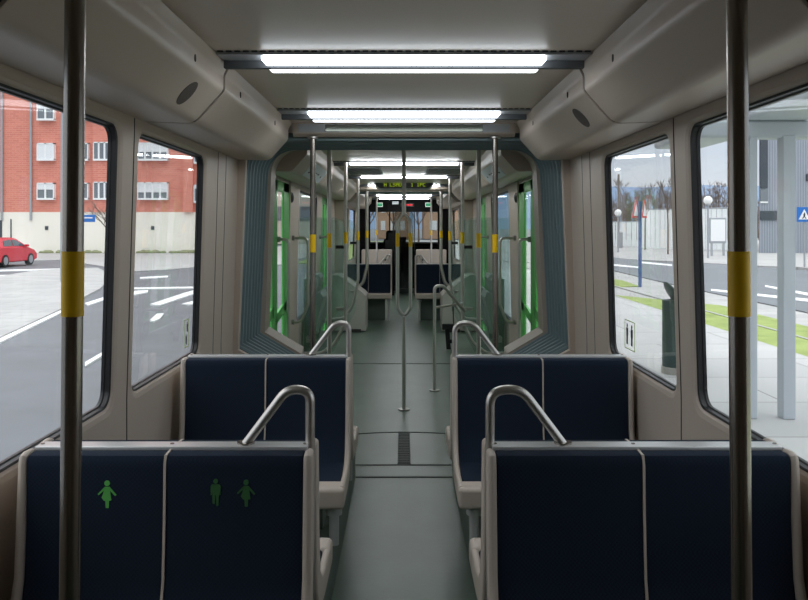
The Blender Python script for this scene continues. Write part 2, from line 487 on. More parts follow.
# near module walls
for sg, s in ((-1, 'left'), (1, 'right')):
    nearw = (1.0, 2.965, 0.905, 2.0); farw = (3.19, 4.235, 0.905, 2.0); rearw = (-0.85, 0.78, 0.905, 2.0)
    wall_section(s, 'wall_' + s, -1.0, 5.05, 0.0, 2.292, [nearw, farw], 'beige %s wall lining with moulded window openings' % s)
    window(s, *nearw, where='nearer of the two on the %s' % s)
    if s == 'left': st = (4.08, 1.035, 0.035, 0.075, [(0.01, 0.035, 0.5), (-0.01, -0.03, 0.5)])
    else: st = (3.93, 1.045, 0.085, 0.075, [(-0.04, 0.005, 1.0), (0.04, 0.005, 1.0)])
    window(s, *farw, where='farther of the two on the %s' % s, sticker=st)
    # seams and dado grooves
    m = MB()
    for k in range(24):
        z0, z1 = 0.2 + k * 1.85 / 24, 0.2 + (k + 1) * 1.85 / 24
        x0, x1 = sg * (wx(z0) - 0.0015), sg * (wx(z1) - 0.0015)
        for y in (3.115,):
            m.add([(x0, y - 0.004, z0), (x0, y + 0.004, z0), (x1, y + 0.004, z1), (x1, y - 0.004, z1), (x0 + sg * 0.004, y - 0.004, z0), (x0 + sg * 0.004, y + 0.004, z0), (x1 + sg * 0.004, y + 0.004, z1), (x1 + sg * 0.004, y - 0.004, z1)],
                  [[0, 1, 2, 3], [4, 5, 6, 7], [0, 3, 7, 4], [1, 2, 6, 5]])
        for y in (4.52, 4.72):
            m.add([(x0, y - 0.003, z0), (x0, y + 0.003, z0), (x1, y + 0.003, z1), (x1, y - 0.003, z1), (x0 + sg * 0.004, y - 0.003, z0), (x0 + sg * 0.004, y + 0.003, z0), (x1 + sg * 0.004, y + 0.003, z1), (x1 + sg * 0.004, y - 0.003, z1)],
                  [[0, 1, 2, 3], [4, 5, 6, 7], [0, 3, 7, 4], [1, 2, 6, 5]])
    struct(m.build('trim_seam_' + s, 'seam_dark'), 'thin dark joints between the %s wall panels' % s, 'trim')
    # end return panel
    m = MB(); xs = sorted((sg * 1.0, sg * 1.20))
    m.prism([(sg * 1.20, 0.0), (sg * 0.80, 0.0), (sg * 0.80, 0.63), (sg * 1.10, 0.79), (sg * 1.04, 2.29), (sg * 1.20, 2.29)], 'y', 5.05, 5.10, 0.01)
    struct(m.build('wall_return_' + s, 'cream_panel'), 'beige end panel of the %s wall beside the bellows' % s, 'wall')

# ------------------------------------------------------------------ overhead casings
def casing(sg, y0, y1, label, slots=(), speaker=None, notice=None, mate='cream_panel'):
    side = 'left' if sg < 0 else 'right'
    t = thing('overhead_casing', (sg * 0.95, (y0 + y1) / 2, 2.045), label, 'overhead casing', 'overhead casings along the side walls')
    prof = [(0.742, 2.293), (0.765, 2.25), (0.765, 2.185), (0.89, 2.045), (1.102, 2.052), (1.102, 2.293)]
    pts = []
    for i, p in enumerate(prof):
        if i in (1, 2, 3):
            a, b, c = Vector(prof[i - 1]), Vector(p), Vector(prof[i + 1])
            r = {1: 0.012, 2: 0.018, 3: 0.035}[i]
            p0, p1 = b + (a - b).normalized() * r, b + (c - b).normalized() * r
            for k in range(6):
                q = k / 5
                w = p0 * (1 - q) ** 2 + b * 2 * q * (1 - q) + p1 * q * q
                pts.append((sg * w.x, w.y))
        else: pts.append((sg * p[0], p[1]))
    m = MB(); m.prism(pts, 'y', y0 + 0.013, y1 - 0.013, 0.006, 2)
    m.build('casing_shell', mate, t, sharp=30)
    for y in slots:
        q = MB()
        b = bmesh.new(); bmesh.ops.create_cone(b, segments=16, radius1=1, radius2=1, depth=1, cap_ends=True)
        for v in b.verts: v.co = Vector((sg * (0.764 + v.co.z * 0.004), y + v.co.x * 0.008, 2.222 + v.co.y * 0.014))
        q.bm(b); q.build('lock_hole', 'seam_dark', t)
    if speaker:
        y, a, c = speaker
        q = MB()
        b = bmesh.new(); bmesh.ops.create_cone(b, segments=32, radius1=1, radius2=1, depth=1, cap_ends=True)
        # lies on the sloping face between (0.765,2.185) and (0.89,2.045)
        d = Vector((0.125, 0, -0.14)).normalized(); nn = Vector((-0.14, 0, -0.125)).normalized()
        for v in b.verts:
            p = Vector((0.8275, 0, 2.115)) + d * (v.co.y * c) + nn * (v.co.z * 0.004)
            v.co = Vector((sg * p.x, y + v.co.x * a, p.z))
        q.bm(b); q.build('speaker_grille', 'speaker_mesh', t)
    if notice:
        ya, yb = notice
        d = Vector((0.125, 0, -0.14)).normalized(); nn = Vector((-0.14, 0, -0.125)).normalized()
        def slab(y_0, y_1, s0, s1, lift, name, mt, par):
            q = MB(); c = Vector((0.8275, 0, 2.115)); vs = []
            for h in (0.0, lift):
                for (yy, s_) in ((y_0, s0), (y_1, s0), (y_1, s1), (y_0, s1)):
                    p = c + d * s_ + nn * h; vs.append((sg * p.x, yy, p.z))
            q.add(vs, [[0, 1, 2, 3], [4, 5, 6, 7], [0, 1, 5, 4], [1, 2, 6, 5], [2, 3, 7, 6], [3, 0, 4, 7]])
            return q.build(name, mt, par)
        nb = slab(ya, yb, -0.075, 0.078, 0.004, 'notice_plate', 'notice_white', t)
        nb['label'] = 'pale notice strip printed with small black marks'
        for (f0, f1, s0, s1) in ((0.10, 0.14, -0.055, -0.035), (0.12, 0.18, 0.02, 0.035), (0.35, 0.60, -0.004, 0.002), (0.62, 0.66, -0.01, 0.008), (0.82, 0.86, 0.0, 0.02)):
            slab(ya + f0 * (yb - ya), ya + f1 * (yb - ya), s0, s1, 0.006, 'notice_mark', 'icon_black', nb)
    return t
for sg, s in ((-1, 'left'), (1, 'right')):
    casing(sg, -1.0, 0.0, 'smooth beige overhead casing behind the viewer on the %s' % s)
    casing(sg, 0.0, 1.62, 'smooth beige overhead casing above the nearest yellow banded pole, %s' % s)
    casing(sg, 1.62, 3.24, 'long beige overhead casing before the first lamp, %s%s' % (s, ', with an oval speaker grille' if sg < 0 else ''), slots=(2.78,), speaker=(2.90, 0.055, 0.056) if sg < 0 else None)
    casing(sg, 3.24, 5.04, 'beige overhead casing ending at the bellows, %s%s' % (s, ', with an oval speaker grille' if sg > 0 else ''), slots=(3.55, 4.5), speaker=(3.55, 0.065, 0.056) if sg > 0 else None)
    casing(sg, 6.0, 8.0, 'overhead casing over the green door with a pale notice, %s' % s, notice=(6.55, 7.75))
    casing(sg, 8.0, 10.1, 'overhead casing over the wheelchair bay on the %s' % s)
    casing(sg, 10.1, 12.3, 'overhead casing before the second bellows on the %s' % s)
    casing(sg, 12.95, 17.9, 'overhead casing of the far compartment on the %s' % s)

for sg, s in ((-1, 'left'), (1, 'right')):
    m = MB(); pr = [(0.752, 2.290), (0.772, 2.25), (0.772, 2.188), (0.895, 2.055), (1.095, 2.060), (1.095, 2.290)]
    for y in (0.0, 1.62, 3.24): m.prism([(sg * a, b) for a, b in pr], 'y', y - 0.0125, y + 0.0125)
    struct(m.build('trim_casing_joint_' + s, 'seam_dark'), 'dark gaps between the overhead casings on the %s' % s, 'trim')

# ------------------------------------------------------------------ ceiling lamps
def lamp(y0, y1, label, full=True, hx=0.758):
    t = thing('ceiling_lamp', (0, (y0 + y1) / 2, ZC - 0.001), label, 'ceiling lamp', 'tube lamps across the ceiling')
    m = MB(); m.box(-hx + 0.02, hx - 0.02, y0, y1, ZC - 0.010, ZC - 0.001)
    m.build('housing', 'housing_grey', t)
    m = MB()
    n = (y1 - y0)
    for yy, wd in ((y0, 0.008), (y1 - 0.008, 0.008)): m.box(-hx + 0.02, hx - 0.02, yy, yy + wd, ZC - 0.014, ZC - 0.008, 0.002)
    q = MB(); q.box(-hx + 0.02, hx - 0.02, y0 + n * 0.5 - 0.017, y0 + n * 0.5 + 0.013, ZC - 0.041, ZC - 0.008, 0.003); q.build('middle_bar', 'bar_dark', t)
    m.build('trim_bar', 'housing_grey', t)
    m = MB()
    for k in range(44):
        x = -0.72 + k * 1.44 / 43
        m.box(x - 0.011, x + 0.011, y0 - 0.012, y0 - 0.002, ZC - 0.005, ZC - 0.0005)
    m.build('air_slot', 'housing_slot', t)
    for (a, b) in ((y0 + 0.014, y0 + n * 0.5 - 0.020), (y0 + n * 0.5 + 0.016, y1 - 0.016)):
        q = MB(); q.box(-0.565, 0.565, a, b, ZC - 0.034, ZC - 0.010, 0.010, 3)
        q.build('diffuser', 'lamp_diffuser' if y0 < 6 else 'lamp_diffuser_bright', t)
    return t
for y0, y1, lb in ((2.985, 3.262, 'largest bright twin tube ceiling lamp over the first seats'),
               (4.42, 4.765, 'bright twin tube ceiling lamp just before the bellows'),
               (7.88, 8.11, 'twin tube ceiling lamp over the forked middle pole'),
               (9.99, 10.20, 'twin tube ceiling lamp between the air grilles and the text display'),
               (12.02, 12.18, 'twin tube ceiling lamp partly hidden behind the text display'),
               (15.65, 15.85, 'small twin tube ceiling lamp beyond the second bellows'),
               (17.35, 17.55, 'small twin tube ceiling lamp nearest the driver cab')):
    lamp(y0, y1, lb)
for sg, s in ((-1, 'left'), (1, 'right')):
    t = thing('air_grille', (sg * 0.48, 9.2, ZC), 'perforated grey ceiling air grille %s of the middle pole' % s, 'air grille', 'perforated ceiling grilles')
    xs = sorted((sg * 0.27, sg * 0.70))
    m = MB(); m.box(xs[0], xs[1], 8.7, 9.75, ZC - 0.012, ZC - 0.001, 0.003); m.build('plate', 'housing_grey', t)
    m = MB(); m.box(xs[0] + 0.02, xs[1] - 0.02, 8.74, 9.71, ZC - 0.0145, ZC - 0.011)
    m.build('perforated_sheet', 'grate', t)

# ------------------------------------------------------------------ articulation: header, bellows, portals
def half_ring(xs, zt, r, xb, zc0, xc1, zc1):
    """closed portal contour (x,z) anti-clockwise: rounded top corners, slanted lower corners"""
    R = [(xc1, 0.0), (xc1, zc1), (xb, zc0)]
    for k in range(7):
        a = math.radians(90 * k / 6)
        R.append((xs - r + r * math.cos(a), zt - r + r * math.sin(a)))
    L = [(-x, z) for x, z in R[::-1]]
    return R + L
def ring(name, mt, ys, contours, label, cat, structure=False, parent=None, outer=1.24):
    m = MB(); vs = []
    n = len(contours[0])
    for y, c in zip(ys, contours): vs += [(x, y, z) for x, z in c]
    fs = [[r * n + i, r * n + i + 1, (r + 1) * n + i + 1, (r + 1) * n + i] for r in range(len(ys) - 1) for i in range(n - 1)]
    m.add(vs, fs)
    return m
def portal(name, y0, y1, mt, label, c_in, c_out):
    m = MB(); n = len(c_in)
    vs = []
    for y, c in ((y0, c_out), (y0, c_in), (y1, [(x + math.copysign(0.02, x), z + (0.01 if z > 1 else 0)) for x, z in c_in]), (y1, c_out)): vs += [(x, y, z) for x, z in c]
    fs = [[r * n + i, r * n + i + 1, ((r + 1) % 4) * n + i + 1, ((r + 1) % 4) * n + i] for r in range(4) for i in range(n - 1)]
    m.add(vs, fs)
    return struct(m.build(name, mt, sharp=40), label, 'portal')
def bellows(y0, y1, label, folds=7):
    t = thing('bellows', (0, (y0 + y1) / 2, 0), label, 'bellows', 'gangway bellows')
    ys, cs = [], []
    N = folds * 4
    def cont(y, w):
        q = (y - y0) / (y1 - y0)
        tp = 0.045 * (1 - q)
        return half_ring(1.004 + tp + w, 2.175 + tp * 0.3 + w, 0.2, 1.06 + tp + w, 0.83 - tp * 0.4 - w * 0.6, 0.79 + w * 0.3, 0.668 - tp * 0.4 - w)
    for k in range(N + 1):
        y = y0 + (y1 - y0) * k / N
        ys.append(y); cs.append(cont(y, [0.004, 0.035, 0.055, 0.035][k % 4]))
    m = ring('b', None, ys, cs, '', '')
    m.build('fabric', 'bellows', t, sharp=40, wn=False)
    for k in range(folds + 1):
        yc = y0 + (y1 - y0) * k / folds
        ya, yb = max(y0, yc - 0.009), min(y1, yc + 0.009)
        c0, c1 = cont(yc, 0.0), cont(yc, 0.018)
        m = MB(); n = len(c0); vs = []
        for y, c in ((ya, c1), (ya, c0), (yb, c0), (yb, c1)): vs += [(x, y, z) for x, z in c]
        m.add(vs, [[r * n + i, r * n + i + 1, ((r + 1) % 4) * n + i + 1, ((r + 1) % 4) * n + i] for r in range(4) for i in range(n - 1)])
        m.build('clamp_frame', 'bellows_edge', t, sharp=40, wn=False)
    return t
def header(y, label, sgn_mirror=True):
    t = thing('gangway_header', (0, y, 2.2), label, 'header beam')
    m = MB(); m.prism([(y, ZC), (y, 2.225), (y + 0.035, 2.205), (y + 0.05, 2.205), (y + 0.05, ZC)], 'x', -0.735, 0.735, 0.0)
    m.build('beam', 'portal_beige', t)
    if sgn_mirror:
        q = MB(); q.box(-0.70, 0.70, y - 0.006, y + 0.002, 2.232, 2.286, 0.003); q.build('strip_frame', 'housing_grey', t)
        q = MB(); q.box(-0.52, 0.52, y - 0.009, y - 0.003, 2.236, 2.282, 0.002); q.build('mirror_strip', 'mirror_strip', t)
    return t
header(5.02, 'beige beam with a dark reflecting strip over the nearest bellows')
bellows(5.105, 5.612, 'teal grey folded bellows between the first two compartments')
portal('wall_portal_near', 5.62, 5.93, 'portal_beige', 'beige rounded portal frame beyond the nearest bellows', half_ring(0.982, 2.20, 0.20, 1.03, 0.83, 0.76, 0.67), half_ring(1.24, 2.36, 0.22, 1.24, 0.70, 1.22, 0.50))
portal('wall_portal_middle', 12.3, 12.38, 'portal_beige', 'beige portal frame before the second bellows', half_ring(0.97, 2.19, 0.2, 1.03, 0.83, 0.76, 0.67), half_ring(1.24, 2.36, 0.22, 1.24, 0.70, 1.22, 0.50))
bellows(12.39, 12.85, 'small teal grey bellows before the far compartment', 5)
portal('wall_portal_far', 12.86, 12.95, 'portal_beige', 'beige portal frame beyond the second bellows', half_ring(0.97, 2.19, 0.2, 1.03, 0.83, 0.76, 0.67), half_ring(1.24, 2.36, 0.22, 1.24, 0.70, 1.22, 0.50))
header(12.24, 'beam over the second bellows behind the text display', False)

# ------------------------------------------------------------------ middle module walls and doors
DN = [0]
def door(side, y0, y1, where):
    sg = -1 if side == 'left' else 1
    DN[0] += 1
    t = thing('door_%d' % DN[0], (sg * 1.16, (y0 + y1) / 2, 0.0), 'bright green glazed tram door, ' + where, 'door', kind='structure')
    ym = y0 + 0.66
    for (a, b, wa, wb) in ((y0 + 0.01, ym - 0.006, 0.2, 0.12), (ym + 0.006, y1 - 0.01, 0.13, 0.33)):
        m = MB()
        def bx(p, q, c, d, dep=0.024):
            xs = sorted((sg * 1.12, sg * (1.12 + dep))); m.box(xs[0], xs[1], p, q, c, d, 0.008)
        bx(a, a + wa, 0.02, 2.03); bx(b - wb, b, 0.02, 2.03); bx(a, b, 1.93, 2.03); bx(a, b, 0.02, 0.16)
        # slanted waist rail
        xs = sorted((sg * 1.12, sg * 1.144))
        m.prism([(a + 0.05, 0.74), (b - 0.05, 0.84), (b - 0.05, 0.93), (a + 0.05, 0.83)], 'x', xs[0], xs[0] + 0.024, 0.005)
        f = m.build('door_leaf', 'door_green', t)
        g = MB(); xs = sorted((sg * 1.128, sg * 1.134))
        g.box(xs[0], xs[1], a + wa - 0.01, b - wb + 0.01, 0.15, 1.94); g.build('door_pane', 'window_glass', f)
    # black door edge seal
    m = MB(); xs = sorted((sg * 1.13, sg * 1.17)); m.box(xs[0], xs[1], ym - 0.008, ym + 0.008, 0.03, 2.02); m.build('door_seal', 'gasket', t)
    return t
for sg, s in ((-1, 'left'), (1, 'right')):
    # module 2: wall pieces, doors 6.0-7.4 and 10.3-11.7, window 8.1-9.7
    wall_section(s, 'wall_middle_' + s, 7.43, 10.28, 0.0, 2.292, [(8.08, 9.75, 0.60, 2.0)], 'beige %s wall of the middle compartment around its window' % s)
    m = MB()
    for (a, b) in ((5.932, 5.942), (11.72, 12.3)):
        xs = sorted((sg * 1.12, sg * 1.20)); m.box(xs[0], xs[1], a, b, 0.0, 2.292)
    for (a, b) in ((5.942, 7.43), (10.28, 11.72)):
        xs = sorted((sg * 1.12, sg * 1.20)); m.box(xs[0], xs[1], a, b, 2.035, 2.292)
    struct(m.build('wall_jamb_' + s, 'cream_panel'), 'beige %s wall strips around the green doors' % s, 'wall')
    door(s, 5.94, 7.43, 'just beyond the first bellows on the %s' % s)
    door(s, 10.28, 11.72, 'beyond the wheelchair bay on the %s' % s)
    window(s, 8.08, 9.75, 0.60, 2.0, 'of the middle compartment on the %s' % s, gl='dark_window_glass')
    # door-button eye on the pillar
    t = tag(MB().ball((sg * 1.112, 7.50, 1.90), 0.045, 0.6, 1, 1.2).build('door_alarm', 'black_plastic'), 'small black rounded door alarm beside the green door, %s' % s, 'door alarm', 'door alarms')
    # far module walls
    wall_section(s, 'wall_far_' + s, 12.96, 17.99, 0.0, 2.292, [(13.5, 15.3, 0.905, 2.0), (15.6, 17.4, 0.905, 2.0)], 'beige %s wall of the far compartment' % s)
    window(s, 13.5, 15.3, 0.905, 2.0, 'nearer one in the far compartment on the %s' % s)
    window(s, 15.6, 17.4, 0.905, 2.0, 'farther one in the far compartment on the %s' % s)

# wall grab rails beside the doors
def wall_rail(sg, y, zt, zb, reach, label):
    t = thing('wall_grab_rail', (sg * 1.11, y, zb), label, 'grab rail', 'curved grab rails beside the doors')
    x0, x1 = sg * 1.11, sg * (1.11 - reach)
    m = MB(); m.tube(fillet([(x0, y, zt), (x1, y, zt), (x1, y, zb + 0.17), (sg * (1.11 - reach * 0.55), y, zb), (x0, y, zb)], 0.06), 0.0145, 12)
    m.build('rail', 'steel_lit', t)
    for z in (zt, zb):
        q = MB(); q.cyl((sg * 1.122, y, z), (sg * 1.095, y, z), 0.026); q.build('wall_flange', 'steel_soft', t)
for sg, s in ((-1, 'left'), (1, 'right')):
    wall_rail(sg, 6.72, 1.50, 0.40, 0.09, 'curved steel grab rail across the nearest green door, %s' % s)
    wall_rail(sg, 7.60, 1.50, 0.66, 0.15, 'curved steel grab rail on the pillar beyond the door, %s' % s)
    wall_rail(sg, 10.05, 1.48, 0.70, 0.15, 'curved steel grab rail behind the glass screen, %s' % s)

# ------------------------------------------------------------------ poles
def pole(x0, y, z0, z1, label, r=0.0185, x1=None, flange=True, group='steel floor to ceiling poles', tail=None, name='grab_pole'):
    x1 = x0 if x1 is None else x1
    t = thing(name, (x0, y, z0), label, 'grab pole', group)
    def px(z): return x0 + (x1 - x0) * (z - z0) / (z1 - z0)
    m = MB()
    if tail:
        m.tube(fillet([(x1, y, z1), (x0, y, tail[0][2] + 0.22)] + tail, 0.12), r, 16)
    else: m.tube([(x0, y, z0), (x1, y, z1)], r, 20)
    m.build('tube', 'steel' if y < 5.5 else 'steel_lit', t)
    q = MB(); q.tube([(px(1.438), y, 1.438), (px(1.557), y, 1.557)], r + 0.0012, 20); q.build('grip_band', 'yellow_band', t)
    if flange:
        q = MB(); q.cyl((x1, y, z1 - 0.012), (x1, y, z1), r + 0.018); q.build('ceiling_flange', 'steel_soft', t)
        if not tail:
            q = MB(); q.cyl((x0, y, z0), (x0, y, z0 + 0.012), r + 0.02); q.build('floor_flange', 'steel_soft', t)
    return t
pole(-0.622, 1.40, 0.2, ZC, 'thick polished pole with yellow band before the left window, nearest on the left', x1=-0.603)
pole(0.627, 1.40, 0.2, ZC, 'thick polished pole with yellow band before the right window, nearest on the right', x1=0.611)
for sg, s in ((-1, 'left'), (1, 'right')):
    pole(sg * 0.605, 5.045, 0.0, 2.205, 'steel pole with yellow band under the beam of the first bellows, %s' % s)
    pole(sg * 0.615, 6.26, 0.0, ZC, 'steel pole with yellow band just beyond the first bellows, %s' % s)
    pole(sg * 0.61, 7.94, 0.28, ZC, 'steel pole with curved foot at the edge of the near glass screen, %s' % s, tail=[(sg * 0.61, 7.94, 0.62), (sg * 0.72, 7.94, 0.40), (sg * 0.86, 7.94, 0.29), (sg * 1.08, 7.94, 0.29)])
    pole(sg * 0.61, 10.1, 0.36, ZC, 'steel pole with curved foot at the edge of the far glass screen, %s' % s, tail=[(sg * 0.61, 10.1, 0.92), (sg * 0.68, 10.1, 0.58), (sg * 0.80, 10.1, 0.40), (sg * 1.08, 10.1, 0.38)])
    pole(sg * 0.60, 12.32, 0.60, 2.195, 'thick steel pole with yellow band at the second bellows, %s' % s, r=0.026, tail=[(sg * 0.60, 12.32, 0.98), (sg * 0.66, 12.32, 0.72), (sg * 0.76, 12.32, 0.62)])
    pole(sg * 0.61, 17.0, 0.0, ZC, 'thin steel pole with yellow band nearest the driver cab, %s' % s)
# forked middle pole
t = thing('forked_pole', (0, 6.68, 0), 'steel middle pole that splits into a narrow loop with two yellow bands', 'grab pole')
m = MB(); m.tube([(0, 6.68, 1.72), (0, 6.68, ZC)], 0.0185, 16); m.build('upper_tube', 'steel_lit', t)
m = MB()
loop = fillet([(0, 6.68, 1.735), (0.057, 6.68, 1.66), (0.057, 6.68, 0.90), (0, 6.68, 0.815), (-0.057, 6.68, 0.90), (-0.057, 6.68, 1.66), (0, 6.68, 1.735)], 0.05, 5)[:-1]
m.tube(loop, 0.0155, 14, closed=True); m.build('loop', 'steel_lit', t)
m = MB(); m.tube([(0, 6.68, 0.82), (0, 6.68, 0.0)], 0.0165, 16); m.build('lower_tube', 'steel_lit', t)
m = MB(); m.cyl((0, 6.68, 0), (0, 6.68, 0.012), 0.05, 24); m.build('floor_flange', 'steel_soft', t)
m = MB(); m.cyl((0, 6.68, ZC - 0.012), (0, 6.68, ZC), 0.045, 24); m.build('ceiling_flange', 'steel_soft', t)
for sx in (-1, 1):
    m = MB(); m.cyl((sx * 0.057, 6.68, 1.435), (sx * 0.057, 6.68, 1.555), 0.0172, 16); m.build('grip_band', 'yellow_band', t)
# standing hoop rail right of the aisle
t = thing('hoop_rail', (0.30, 7.46, 0), 'low bent steel hoop rail standing in the aisle beside the middle pole', 'grab rail')
m = MB(); m.tube(fillet([(0.30, 7.46, 0), (0.30, 7.46, 1.03), (0.385, 7.50, 1.03), (0.63, 7.86, 0.74)], 0.07), 0.0165, 14); m.build('rail', 'steel_lit', t)
m = MB(); m.tube([(0.30, 7.46, 0.82), (0.60, 7.84, 0.82)], 0.0125, 12); m.build('crossbar', 'steel_lit', t)
m = MB(); m.cyl((0.30, 7.46, 0), (0.30, 7.46, 0.012), 0.05, 24); m.build('floor_flange', 'steel_soft', t)
# strap
t = thing('belt_strap', (0.57, 9.95, 0.012), 'black webbing belt with buckle hanging in the wheelchair bay on the right', 'strap')
m = MB(); m.prism([(0.535, 0.30), (0.59, 0.30), (0.615, 0.012), (0.555, 0.012)], 'y', 9.94, 9.965, 0.004); m.build('webbing', 'strap_black', t)
m = MB(); m.box(0.50, 0.66, 9.92, 9.98, 0.27, 0.345, 0.01); m.box(0.57, 0.66, 9.93, 9.975, 0.09, 0.14, 0.01); m.build('buckle', 'strap_black', t)
m = MB(); m.tube([(0.65, 9.95, 0.31), (0.65, 10.07, 0.60)], 0.008, 8); m.build('anchor', 'strap_black', t)

# ------------------------------------------------------------------ glass screens, folding seats, equipment boxes
for sg, s in ((-1, 'left'), (1, 'right')):
    for y, where in ((8.00, 'near'), (10.165, 'far')):
        t = thing('glass_screen', (sg * 0.86, y, 0.3), 'green tinted glass screen at the %s wall, %s one of the wheelchair bay' % (s, where), 'glass screen', 'tinted glass screens')
        m = MB(); a, b = sg * 1.108, sg * 0.64
        pts = [(a, 0.30), (b + sg * 0.10, 0.30), (b, 0.50)] + [(b + sg * (0.10 - 0.10 * math.cos(math.radians(q))), 1.61 + 0.10 * math.sin(math.radians(q))) for q in range(0, 91, 15)] + [(a, 1.71)]
        m.prism(pts, 'y', y - 0.005, y + 0.005); m.build('pane', 'screen_glass', t)
        for z in (0.75, 1.40):
            q = MB(); xs = sorted((sg * 0.631, sg * 0.72)); q.box(xs[0], xs[1], y - 0.02, y + 0.014, z - 0.018, z + 0.018, 0.004); q.build('clamp', 'black_plastic' if z > 1 else 'steel_soft', t)
    # folding seats
    for k, y in enumerate((8.55, 9.25)):
        t = thing('folding_seat', (sg * 1.0, y, 0.0), 'grey folded tip-up seat on the %s wall of the wheelchair bay, %s one' % (s, 'first' if k == 0 else 'second'), 'folding seat', 'folding seats on the side walls')
        def pr(pts, y0, y1, bev=0.02):
            return MB().prism([(sg * (1.12 - (1.12 - x) * 0.7), z) for x, z in pts], 'y', y0, y1, bev)
        pr([(1.10, 0.72), (1.03, 0.74), (0.94, 1.00), (0.98, 1.05), (1.10, 1.04)], y - 0.21, y + 0.21).build('backrest', 'grey_perch', t)
        pr([(1.02, 0.40), (0.93, 0.42), (0.78, 0.84), (0.82, 0.90), (0.90, 0.88)], y - 0.21, y + 0.21).build('tip_up_cushion', 'grey_perch', t)
        pr([(1.12, 0.24), (1.00, 0.26), (0.93, 0.52), (1.00, 0.74), (1.12, 0.76)], y - 0.05, y + 0.05, 0.01).build('wall_bracket', 'podium_vinyl', t)
        pr([(1.06, 0.34), (0.99, 0.34), (0.985, 0.40), (1.06, 0.40)], y - 0.2, y + 0.2, 0.006).build('hinge', 'steel_soft', t)
    # dado below window / equipment cupboard before the second bellows
    t = thing('equipment_box', (sg * 0.86, 11.95, 0), 'grey white equipment box beside the second bellows on the %s' % s, 'equipment box', 'equipment boxes by the second bellows')
    m = MB(); m.prism([(sg * 1.11, 0.02), (sg * 0.585, 0.02), (sg * 0.585, 0.56), (sg * 0.62, 0.60), (sg * 1.0, 0.88), (sg * 1.11, 0.88)], 'y', 11.66, 12.28, 0.012); m.build('cabinet', 'box_grey', t)
    m = MB(); m.box(*sorted((sg * 0.66, sg * 0.86)), 11.648, 11.662, 0.0, 0.05, 0.004); m.build('foot_vent', 'seam_dark', t)
    # low ledge under the wheelchair-bay window
    t = tag(MB().box(*sorted((sg * 0.99, sg * 1.12)), 7.98, 10.1, 0.0, 0.24, 0.012).build('floor_ledge', 'podium_vinyl'), None, None)
    struct(t, 'low grey ledge along the %s wall of the wheelchair bay' % s, 'ledge')

# ------------------------------------------------------------------ seats
Z_TOP = 0.985
def back_profile():  # noqa
    # (y, z) looking from aisle; seat faces -y, back plane at y=0
    return [(0.010, 0.978), (-0.006, 0.974), (-0.014, 0.962), (-0.0155, 0.94), (-0.018, 0.80), (-0.030, 0.62), (-0.055, 0.52), (-0.10, 0.475),
            (-0.10, 0.45), (-0.03, 0.48), (0.012, 0.60), (0.03, 0.80), (0.038, 0.965), (0.034, 0.978)]
def cushion_profile():
    return [(-0.098, 0.482), (-0.20, 0.471), (-0.33, 0.471), (-0.395, 0.476), (-0.412, 0.462), (-0.41, 0.42), (-0.20, 0.415), (-0.098, 0.43)]
def frame_profile():
    return [(0.050, 0.972), (0.042, 0.982), (0.005, 0.984), (-0.014, 0.977), (-0.021, 0.955), (-0.032, 0.80), (-0.045, 0.63), (-0.075, 0.535), (-0.13, 0.488), (-0.22, 0.472),
            (-0.34, 0.474), (-0.425, 0.482), (-0.44, 0.46), (-0.43, 0.385), (-0.20, 0.385), (-0.06, 0.40), (0.02, 0.50), (0.045, 0.70), (0.052, 0.95)]
def icon_shape(kind, cx, cz, h):
    s = h / 1.0
    P = []
    if kind == 'woman':
        P.append([(-0.09, 0.26), (0.09, 0.26), (0.12, 0.02), (0.155, -0.22), (0.0, -0.27), (-0.12, -0.23), (-0.20, -0.12), (-0.14, 0.02)])
        P.append([(-0.09, 0.26), (-0.06, 0.18), (-0.30, -0.04), (-0.34, 0.0)]); P.append([(0.09, 0.26), (0.34, -0.03), (0.29, -0.07), (0.06, 0.18)])
        P.append([(-0.06, -0.24), (0.07, -0.24), (0.06, -0.5), (-0.05, -0.5)])
        hd = (0.0, 0.39, 0.10)
    else:
        P.append([(-0.14, 0.28), (0.14, 0.28), (0.18, 0.22), (0.18, -0.10), (0.13, -0.10), (0.12, 0.1), (0.11, -0.48), (0.03, -0.5), (0.01, -0.1), (-0.01, -0.1), (-0.03, -0.42), (-0.11, -0.40), (-0.12, 0.1), (-0.13, -0.10), (-0.18, -0.10), (-0.18, 0.22)])
        hd = (0.0, 0.40, 0.085)
    P.append([(hd[0] + hd[2] * math.cos(a * math.pi / 8), hd[1] + hd[2] * math.sin(a * math.pi / 8)) for a in range(16)])
    return [[(cx + x * s, cz + z * s) for x, z in p] for p in P]

